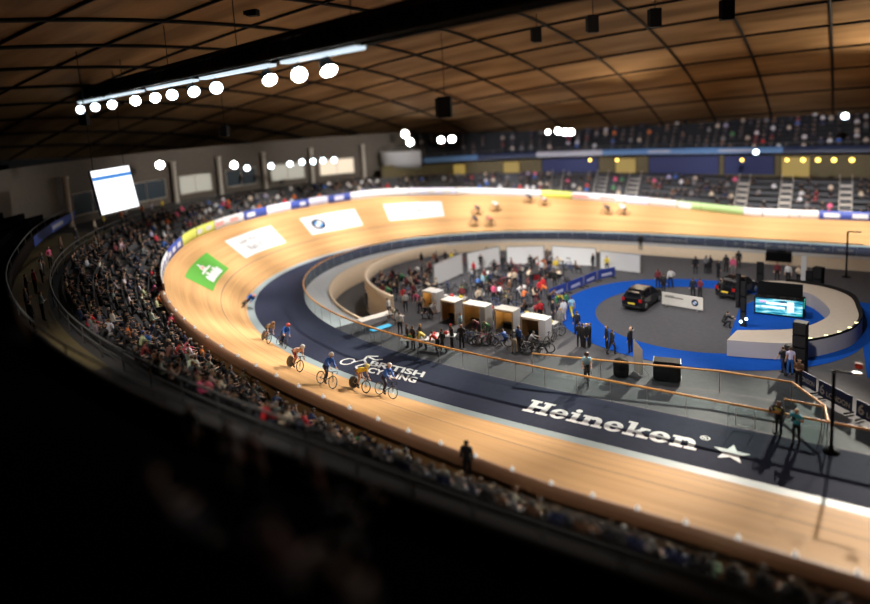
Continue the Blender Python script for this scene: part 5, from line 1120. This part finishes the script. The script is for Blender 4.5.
while n_ < 74 and tries < 6000:
    tries += 1; x = rp.uniform(-37,-15.5); y = rp.uniform(13.0,31.2)
    if n_ < 24: x = rp.uniform(-35.5,-30.3); y = rp.uniform(12.5,24)
    elif not in_pit(x, y): continue
    p_, nn, _k2 = oval(0); ok = wall_off(x, y) > .6
    # must lie on the pit side of the wall
    best = min(frange(TR0, 90, 1), key=lambda q: (Vector((x,y,0))-inn(q, 10.85)).length); side = (Vector((x,y,0))-inn(best, 10.85)).dot(oval(best)[1])
    if side > -.5 or not ok or any((x-a)**2+(y-b)**2 < .4 for a, b in taken): continue
    if any(abs(x-b[0]) < 1.1 and abs(y-b[1]-.7) < 1.2 for b in BO): continue
    pit_person(x, y, rp.choice(('black','black','black','dark','dark','navy','grey','brown','maroon','white','cream','green','red') if n_ > 24 else ('black','maroon','brown','dark','dark','cream','maroon')), rp.choice(('stand','bend','sit','lean','sit','folded') if n_ > 24 else ('sit','lean','sit','stand'))); n_ += 1
for k, (x, y, rz, col) in enumerate(stools):
    e = empty('folding_chair', (x,y,-.05), rz); tag(e, lm_label(x, y, 'chair under a seated person in '+col.replace('dark','dark clothes')), 'chair', 'folding chairs in the pits'); mb = MB(); mb.box((0,.08,.40), (.42,.42,.04), 0, 0, .01); mb.build('seat', M['dark'], e); mb = MB(); mb.box((0,-.17,.68), (.42,.03,.28), 0, 0, .01); mb.build('backrest', M['dark'], e)
    for sx in (-.19,.19):
        for y0, z1 in ((-.17,.8),(.26,.4)): mb = MB(); mb.tube([(sx,y0,0),(sx,y0,z1)], .012, n=4); mb.build('leg', M['steel'], e)
n_ = 0; tries = 0
while n_ < 44 and tries < 6000:
    tries += 1; x = rp.uniform(-33,-16); y = rp.uniform(14.5,30.5)
    best = min(frange(TR0, 90, 1), key=lambda q: (Vector((x,y,0))-inn(q, 10.85)).length); side = (Vector((x,y,0))-inn(best, 10.85)).dot(oval(best)[1])
    if side > -1.2 or not in_pit(x, y) or any((x-a)**2+(y-b)**2 < .45 for a, b in taken): continue
    c = rp.choice(cn_); taken.append((x,y)); M4 = frame_at((x,y,-.05), (math.cos(rp.uniform(0,6.3)),math.sin(rp.uniform(0,6.3)),0), (0,0,1), .1); bicycle(M4, c[0], lm_label(x, y, c[1]+' bicycle standing'), None, rp.choice(((.03,.03,.03),(.5,.5,.5))), 'parked bicycles', simple=True); n_ += 1

n_ = 0; tries = 0
while n_ < 46 and tries < 6000:
    tries += 1; x = rp.uniform(-35,-16); y = rp.uniform(13.6,30.8)
    best = min(frange(TR0, 90, 1), key=lambda q: (Vector((x,y,0))-inn(q, 10.85)).length); side = (Vector((x,y,0))-inn(best, 10.85)).dot(oval(best)[1])
    if side > -.7 or (x > -30 and not in_pit(x, y)) or any((x-a)**2+(y-b)**2 < .3 for a, b in taken): continue
    taken.append((x,y)); c, cn2 = rp.choice((((.01,.01,.012),'black'),((.01,.01,.012),'black'),((.02,.03,.08),'navy'),((.06,.06,.065),'dark grey'),((.65,.65,.66),'white'),((.35,.02,.03),'red'))); kd = rp.choice(('bag','crate','bag','stand')); mb = MB(); rz = rp.uniform(0,3)
    e = empty({'bag':'kit_bag','crate':'tool_crate','stand':'bike_stand'}[kd], (x,y,-.05), rz)
    if kd == 'bag':
        mb.ball((0,0,.2), (.42,.24,.22), n=8); o = mb.build('bag_body', M['obj'], e); o.color = (*c,1); mb = MB(); mb.tube([(-.2,0,.38),(-.1,0,.5),(.1,0,.5),(.2,0,.38)], .018, n=5); mb.build('handle', M['black'], e)
    elif kd == 'crate':
        mb.box((0,0,.26), (.7,.45,.5), 0, 0, .03); o = mb.build('crate_body', M['obj'], e); o.color = (*c,1); mb = MB(); mb.box((0,0,.53), (.74,.49,.05), 0, 0, .015); o = mb.build('lid', M['dark'], e)
    else:
        mb.tube([(0,0,0),(0,0,1.1)], .03, n=6); mb.box((0,.15,1.1), (.06,.4,.08), 0, 0, .02); o = mb.build('upright', M['obj'], e); o.color = (*c,1)
        for k in range(3): mb = MB(); a_ = 2.1*k; mb.tube([(0,0,.25),(.4*math.cos(a_),.4*math.sin(a_),0)], .02, n=5); mb.build('leg', M['dark'], e)
    tag(e, lm_label(x, y, cn2+' '+{'bag':'kit bag','crate':'tool crate','stand':'bicycle work stand'}[kd]+' on the floor'), {'bag':'bag','crate':'crate','stand':'stand'}[kd], 'kit on the pit floor'); n_ += 1

# ------------------------------------------------------------------ spectators
rs = random.Random(5)
PAL = [('black',34),('dark',22),('navy',7),('grey',7),('white',9),('cream',5),('brown',5),('red',3),('pink',2),('blue',2),('maroon',3),('lilac',1),('orange',1),('green',1)]
names = [n_ for n_, w_ in PAL for _ in range(w_)]
ORD = ['first','second','third','fourth','fifth','sixth','seventh','eighth','ninth','tenth','eleventh','twelfth','thirteenth','fourteenth','fifteenth','sixteenth','seventeenth','eighteenth','nineteenth','twentieth']
def place(s_):
    if s_ < 36.8: return 'near rail bracket %d from the rail end' % (int((36.8-s_)/1.6)+1)
    for b in [o for o in BOARDS if o[0] <= s_ < o[1]]: return 'behind '+b[2]
    return 'beyond the boards'
BOARDS = [(36.8,40.2,'the board at the rail end'),(40.2,44.3,'the white and violet board'),(44.3,48.2,'the violet blue board'),(48.2,51,'the first yellow green board'),(51,54,'the second yellow green board'),(54,58.2,'the white bend board')]
VERB = {'sit':'seated','lean':'leaning','clap':'clapping','turn':'half turned','stand':'standing','folded':'standing','hips':'standing'}
cnt = {}
def spectator(s_, i, col, ps, jit=True):
    d = drow(i)+.18; z = zrow(s_, i); p = out(s_, d, z); n = oval(s_)[1]; rz = math.atan2(-n.y, -n.x)-PI/2+rs.uniform(-.35,.35)
    if ps in ('sit','lean','clap','turn'): p.z -= .06
    b = '%s spectator in %s, %s row, %s' % (VERB[ps], col+' top' if col not in ('dark',) else 'dark clothes', ORD[i], place(s_)); cnt[b] = cnt.get(b, 0)+1
    o = person_small(ps, p, rz, tuple(min(1, c*rs.uniform(.8,1.2)) for c in K[col]), b, 'spectators in the lower stand', deep=rs.random() < .08, scale=1.1); SEATS.add((round(s_, 2), i)); return o
SEATS = set(); rest = []; n_ = 0
for i in range(NR):
    s_ = 15.0
    while s_ < 57.5:
        step = .74/(1+.022*drow(i)*8*oval(s_)[2]*.45); s_ += max(.5, step)
        if rs.random() < .36: continue
        ps = rs.choices(('sit','lean','clap','turn'), (5,3,1,2))[0]; col = rs.choice(names)
        show = 17 < s_ < 49 and (col not in ('black','dark') or rs.random() < .3)
        if show and n_ < 135: spectator(s_, i, col, ps); n_ += 1
        else: rest.append((s_, i, ps, col))
# rows close to the near rail
for i in range(2):
    s_ = -7.5
    while s_ < 15:
        s_ += .68
        if rs.random() < .35: continue
        ps = rs.choices(('sit','lean','turn'), (5,3,2))[0]; col = rs.choice(names)
        if col not in ('black','dark','navy') or rs.random() < .35: spectator(s_, i, col, ps)
        else: rest.append((s_, i, ps, col))
for px, py, ps, col, lb in ((473,470,'stand','black','standing person with long dark hair leaning at the near brown rail'),):
    p = out(10.6, .45, zo(10.6)-.35); person('stand', p, 0.2, K['black'], K['black'], lb, 'black')
# people standing behind the guard rail on the left concourse
for k, (s_, d, col) in enumerate(((36,7.6,'red'),(35.2,8.0,'black'),(38,7.4,'white'),(39.6,7.6,'dark'),(41,7.5,'pink'),(43.5,7.6,'brown'),(31.5,7.5,'lightblue'),(30.4,8.2,'dark'),(32.6,8.1,'black'),(46,7.7,'black'),(48.5,7.8,'cream'),(51.5,7.8,'orange'),(52.3,8.2,'white'),(53.6,7.7,'orange'),(54.8,8.0,'lilac'),(50.2,8.4,'yellow'),(56,8.2,'yellow'))):
    p = out(s_, d, zwalk(s_)); n = oval(s_)[1]; rz = math.atan2(-n.y, -n.x)-PI/2+rs.uniform(-.5,.5)
    nb = 'spectator in %s standing behind the guard rail, %s along from the near end' % (col.replace('lightblue','light blue').replace('dark','dark clothes'), ORD[sorted([36,35.2,38,39.6,41,43.5,31.5,30.4,32.6,46,48.5,51.5,52.3,53.6,54.8,50.2,56]).index(s_)]); person_small(rs.choice(('stand','folded','hips')), p, rz, K[col], nb, 'people standing behind the guard rail')
# dim figures in the near upper tier
def tier_person(px, py, col, ps, lb, hh=1.28):
    best = None
    for k in range(9):
        P = at(px, py, 7.15+.55*k+hh); er = abs((-P.y-6.36)-(10.6+.8*k+.45))
        if best is None or er < best[0]: best = (er, k, P)
    k = best[1]; P = best[2]; o = person_small(ps, (P.x, -6.36-(10.6+.8*k+.45), 7.15+.55*k-(.06 if hh < 1.4 else 0)), rs.uniform(-.3,.3), col, lb, 'dim figures in the near seats'); return o
for px, py, col, ps, lb, hh in ((228,424,(.35,.35,.36),'stand','dim standing figure with a pale collar in the near dark seats',1.62),(252,432,(.40,.25,.25),'stand','dim standing figure with a pale arm in the near dark seats',1.62),(262,505,(.30,.12,.13),'turn','dim seated figure in a dull red top low in the near dark seats',1.25),(312,452,(.45,.28,.27),'stand','dim standing figure in a dull pink top in the near dark seats',1.62),(320,545,(.22,.12,.09),'sit','dim rounded head lowest in the near dark seats',1.25),(156,462,(.1,.06,.05),'sit','dim seated figure farthest out in the near dark seats',1.25),(203,398,(.02,.02,.02),'stand','black standing silhouette against the left crowd',1.62),(386,470,(.05,.04,.03),'sit','faint seated figure below the white shirts at the rail',1.25),(330,500,(.02,.02,.02),'lean','black leaning silhouette above the lowest rounded head',1.2)):
    tier_person(px, py, col, ps, lb, hh)
# everyone else: one mass
LOW = {k: body(POSES[k], 1) for k in ('sit','lean','turn')}
LV = {k: (np.array([v[:] for v in b[0]]), b[1], np.array(b[2])) for k, b in LOW.items()}
HC = [(.012,.008,.006),(.035,.018,.009),(.10,.055,.025),(.28,.19,.10),(.22,.21,.20)]
allv = []; allf = []; allc = []; base = 0
def mass(p, rz, ps, col):
    global base
    V, Fs, reg = LV[ps]; c, s = math.cos(rz), math.sin(rz); X = V[:,0]*c-V[:,1]*s+p[0]; Y = V[:,0]*s+V[:,1]*c+p[1]; allv.append(np.stack([X, Y, V[:,2]+p[2]], 1))
    hc = rs.choice(HC); lc = rs.choice(((.008,.008,.01),(.02,.03,.06),(.05,.05,.055))); pal = [(.55,.33,.23), hc, col, lc, (.02,.02,.022), (.02,.01,.01)]
    for f, r in zip(Fs, reg): allf.append([base+i for i in f]); allc.append(pal[r])
    base += len(V)
for s_, i, ps, col in rest:
    ps = 'sit' if ps == 'clap' else ps; p = out(s_, drow(i)+.18, zrow(s_, i)-.06); n = oval(s_)[1]; mass(p, math.atan2(-n.y, -n.x)-PI/2+rs.uniform(-.4,.4), ps, K[col])
STAIRS = (94.5,99.5,103.2,115.6,120.4,126.5)
for i in range(NR):
    s_ = 57.5
    while s_ < 133:
        s_ += .75
        if any(abs(s_-q) < .9 for q in STAIRS) or rs.random() < (.40 if s_ < 105 else .52): continue
        p = out(s_, drow(i)+.18, zrow(s_, i)-.06); n = oval(s_)[1]; mass(p, math.atan2(-n.y, -n.x)-PI/2+rs.uniform(-.4,.4), rs.choice(('sit','lean','turn')), K[rs.choice(names+['white','cream','cream','red','pink'])])
for i in range(2, 5):
    s_ = -7.5
    while s_ < 15:
        s_ += .8
        if rs.random() < .5: continue
        p = out(s_, drow(i)+.18, zrow(s_, i)-.06); mass(p, rs.uniform(-.3,.3), 'sit', K[rs.choice(('black','dark','navy','brown','grey'))])
for i in range(0, 8):
    s_ = 80
    while s_ < 131:
        s_ += .95
        if rs.random() < .45: continue
        p = out(s_, 10.6+.8*i+.45, 8.25+.55*i-.06); n = oval(s_)[1]; mass(p, math.atan2(-n.y, -n.x)-PI/2, rs.choice(('sit','lean')), K[rs.choice(names)])
me = bpy.data.meshes.new('crowd'); me.from_pydata(np.concatenate(allv).tolist(), [], allf); at_ = me.attributes.new('tint', 'FLOAT_COLOR', 'FACE'); at_.data.foreach_set('color', np.concatenate([np.array(allc), np.ones((len(allc), 1))], 1).astype(np.float32).ravel()); me.polygons.foreach_set('use_smooth', [True]*len(me.polygons))
cm_ = mat('crowd_colours', (.1,.1,.1), .7); n, l = nodes(cm_); an = n.new('ShaderNodeAttribute'); an.attribute_name = 'tint'; l.new(an.outputs['Color'], n['Principled BSDF'].inputs['Base Color']); me.materials.append(cm_)
o = bpy.data.objects.new('crowd', me); C.objects.link(o); tag(o, 'mass of small seated spectators filling the far and darker stands', 'crowd', kind='stuff')


# ------------------------------------------------------------------ lights
def lamp(p, aim, power, ang=75, blend=.7, r=.4, col=(1,.95,.88)):
    ld = bpy.data.lights.new('spot', 'SPOT'); ld.energy = power; ld.spot_size = math.radians(ang); ld.spot_blend = blend; ld.shadow_soft_size = r; ld.color = col
    o = bpy.data.objects.new('spot', ld); C.objects.link(o); o.location = p; o.rotation_euler = (Vector(aim)-Vector(p)).to_track_quat('-Z', 'Y').to_euler()
KW = 1000
for x, k in ((-38,.7), (-30.5,.9), (-23,1.0), (-15.5,1.0), (-8,.9), (-.5,.75), (7,.7)):
    lamp((x+4,46,19), (x,.2,0), 165*KW*k, 17, .75, .35, (1,.90,.76))
for s_ in frange(30, 132, 8.5):
    p = inn(s_, 4.0, 18.0); k = .55+.45*min(1, max(0, (s_-30)/25)); k *= 1.1 if 60 < s_ < 105 else 1
    lamp(p, tp(s_, 3.6), 21*KW*k, 62, .9, .5, (1,.95,.89))
for x, y in ((-22,16), (-8,18), (-14,34), (-34,26)):
    lamp((x,y,21), (x,y,0), 11*KW, 105, 1, .5)
# pits and stage washed from the near gantry line
lamp((-24,0,18.5), (-25,26,0), 34*KW, 34, .8, .4); lamp((-10,-3,18.5), (-12,22,0), 20*KW, 40, .8, .4); lamp((-2,-3,18.5), (-1,22,0), 18*KW, 36, .8, .4)
lamp((-8,-3,18.5), (-8,9.5,0), 6*KW, 44, .9, .4)  # added wash to lighten the white board on the walkway
# added fill spots on the left bend wall and the near seats
lamp((-34,28,17), out(61, 13, 7), 24*KW, 46, .9, .4); lamp((-25,46,16), out(81.5,9,9), 9*KW, 26, .9, .4); lamp((-30,34,17), out(73, 13, 8), 26*KW, 46, .9, .4); lamp((-30,20,17), out(45, 12, 7), 11*KW, 44, .9, .4)
lamp((-20,4,18.4), (-12,-20,9), 2.5*KW, 50, .9, .3)
for x in (-40, -22, -4): lamp((x+6,22,19), (x,66,6.6), 50*KW, 34, .9, .4, (.95,.93,1))  # added fill spots brightening the far stands
for bx, by, e_ in ((-26.3,13.95,5),(-21.1,12.0,2.5),(-18.6,12.3,9)):
    ld = bpy.data.lights.new('booth_lamp', 'POINT'); ld.energy = e_; ld.color = (1,.8,.5); ld.shadow_soft_size = .1; lo = bpy.data.objects.new('booth_lamp', ld); C.objects.link(lo); lo.location = (bx, by+.35, 1.3)
for x, k in ((-30,1.0), (-18,1.0), (-6,.8), (5,.6)): lamp((x+4,-17,16.5), (x,-6.6,1.6), 3.4*KW*k, 50, 1, .4, (1,.9,.78))
# added unseen uplights on the roof, standing in for bounced light
for p, a, k in (((-20,52,13),(-20,38,25),2.0), ((-48,40,11),(-38,34,20),.9), ((8,50,13),(4,36,25),7), ((-14,14,17),(-16,34,24),1.0)):
    lamp(p, a, k*1500, 140, 1, .6, (1,.82,.6))
w = bpy.data.worlds.new('world'); SC.world = w; w.use_nodes = True; w.node_tree.nodes['Background'].inputs[0].default_value = (.02,.022,.03,1); w.node_tree.nodes['Background'].inputs[1].default_value = .05
SC.view_settings.view_transform = 'Standard'; SC.view_settings.look = 'None'; SC.view_settings.exposure = 0; SC.view_settings.gamma = 1
SC.cycles.max_bounces = 5; SC.cycles.diffuse_bounces = 3; SC.cycles.glossy_bounces = 2; SC.cycles.transparent_max_bounces = 24; SC.cycles.caustics_reflective = False; SC.cycles.caustics_refractive = False
SC.cycles.sample_clamp_indirect = 4
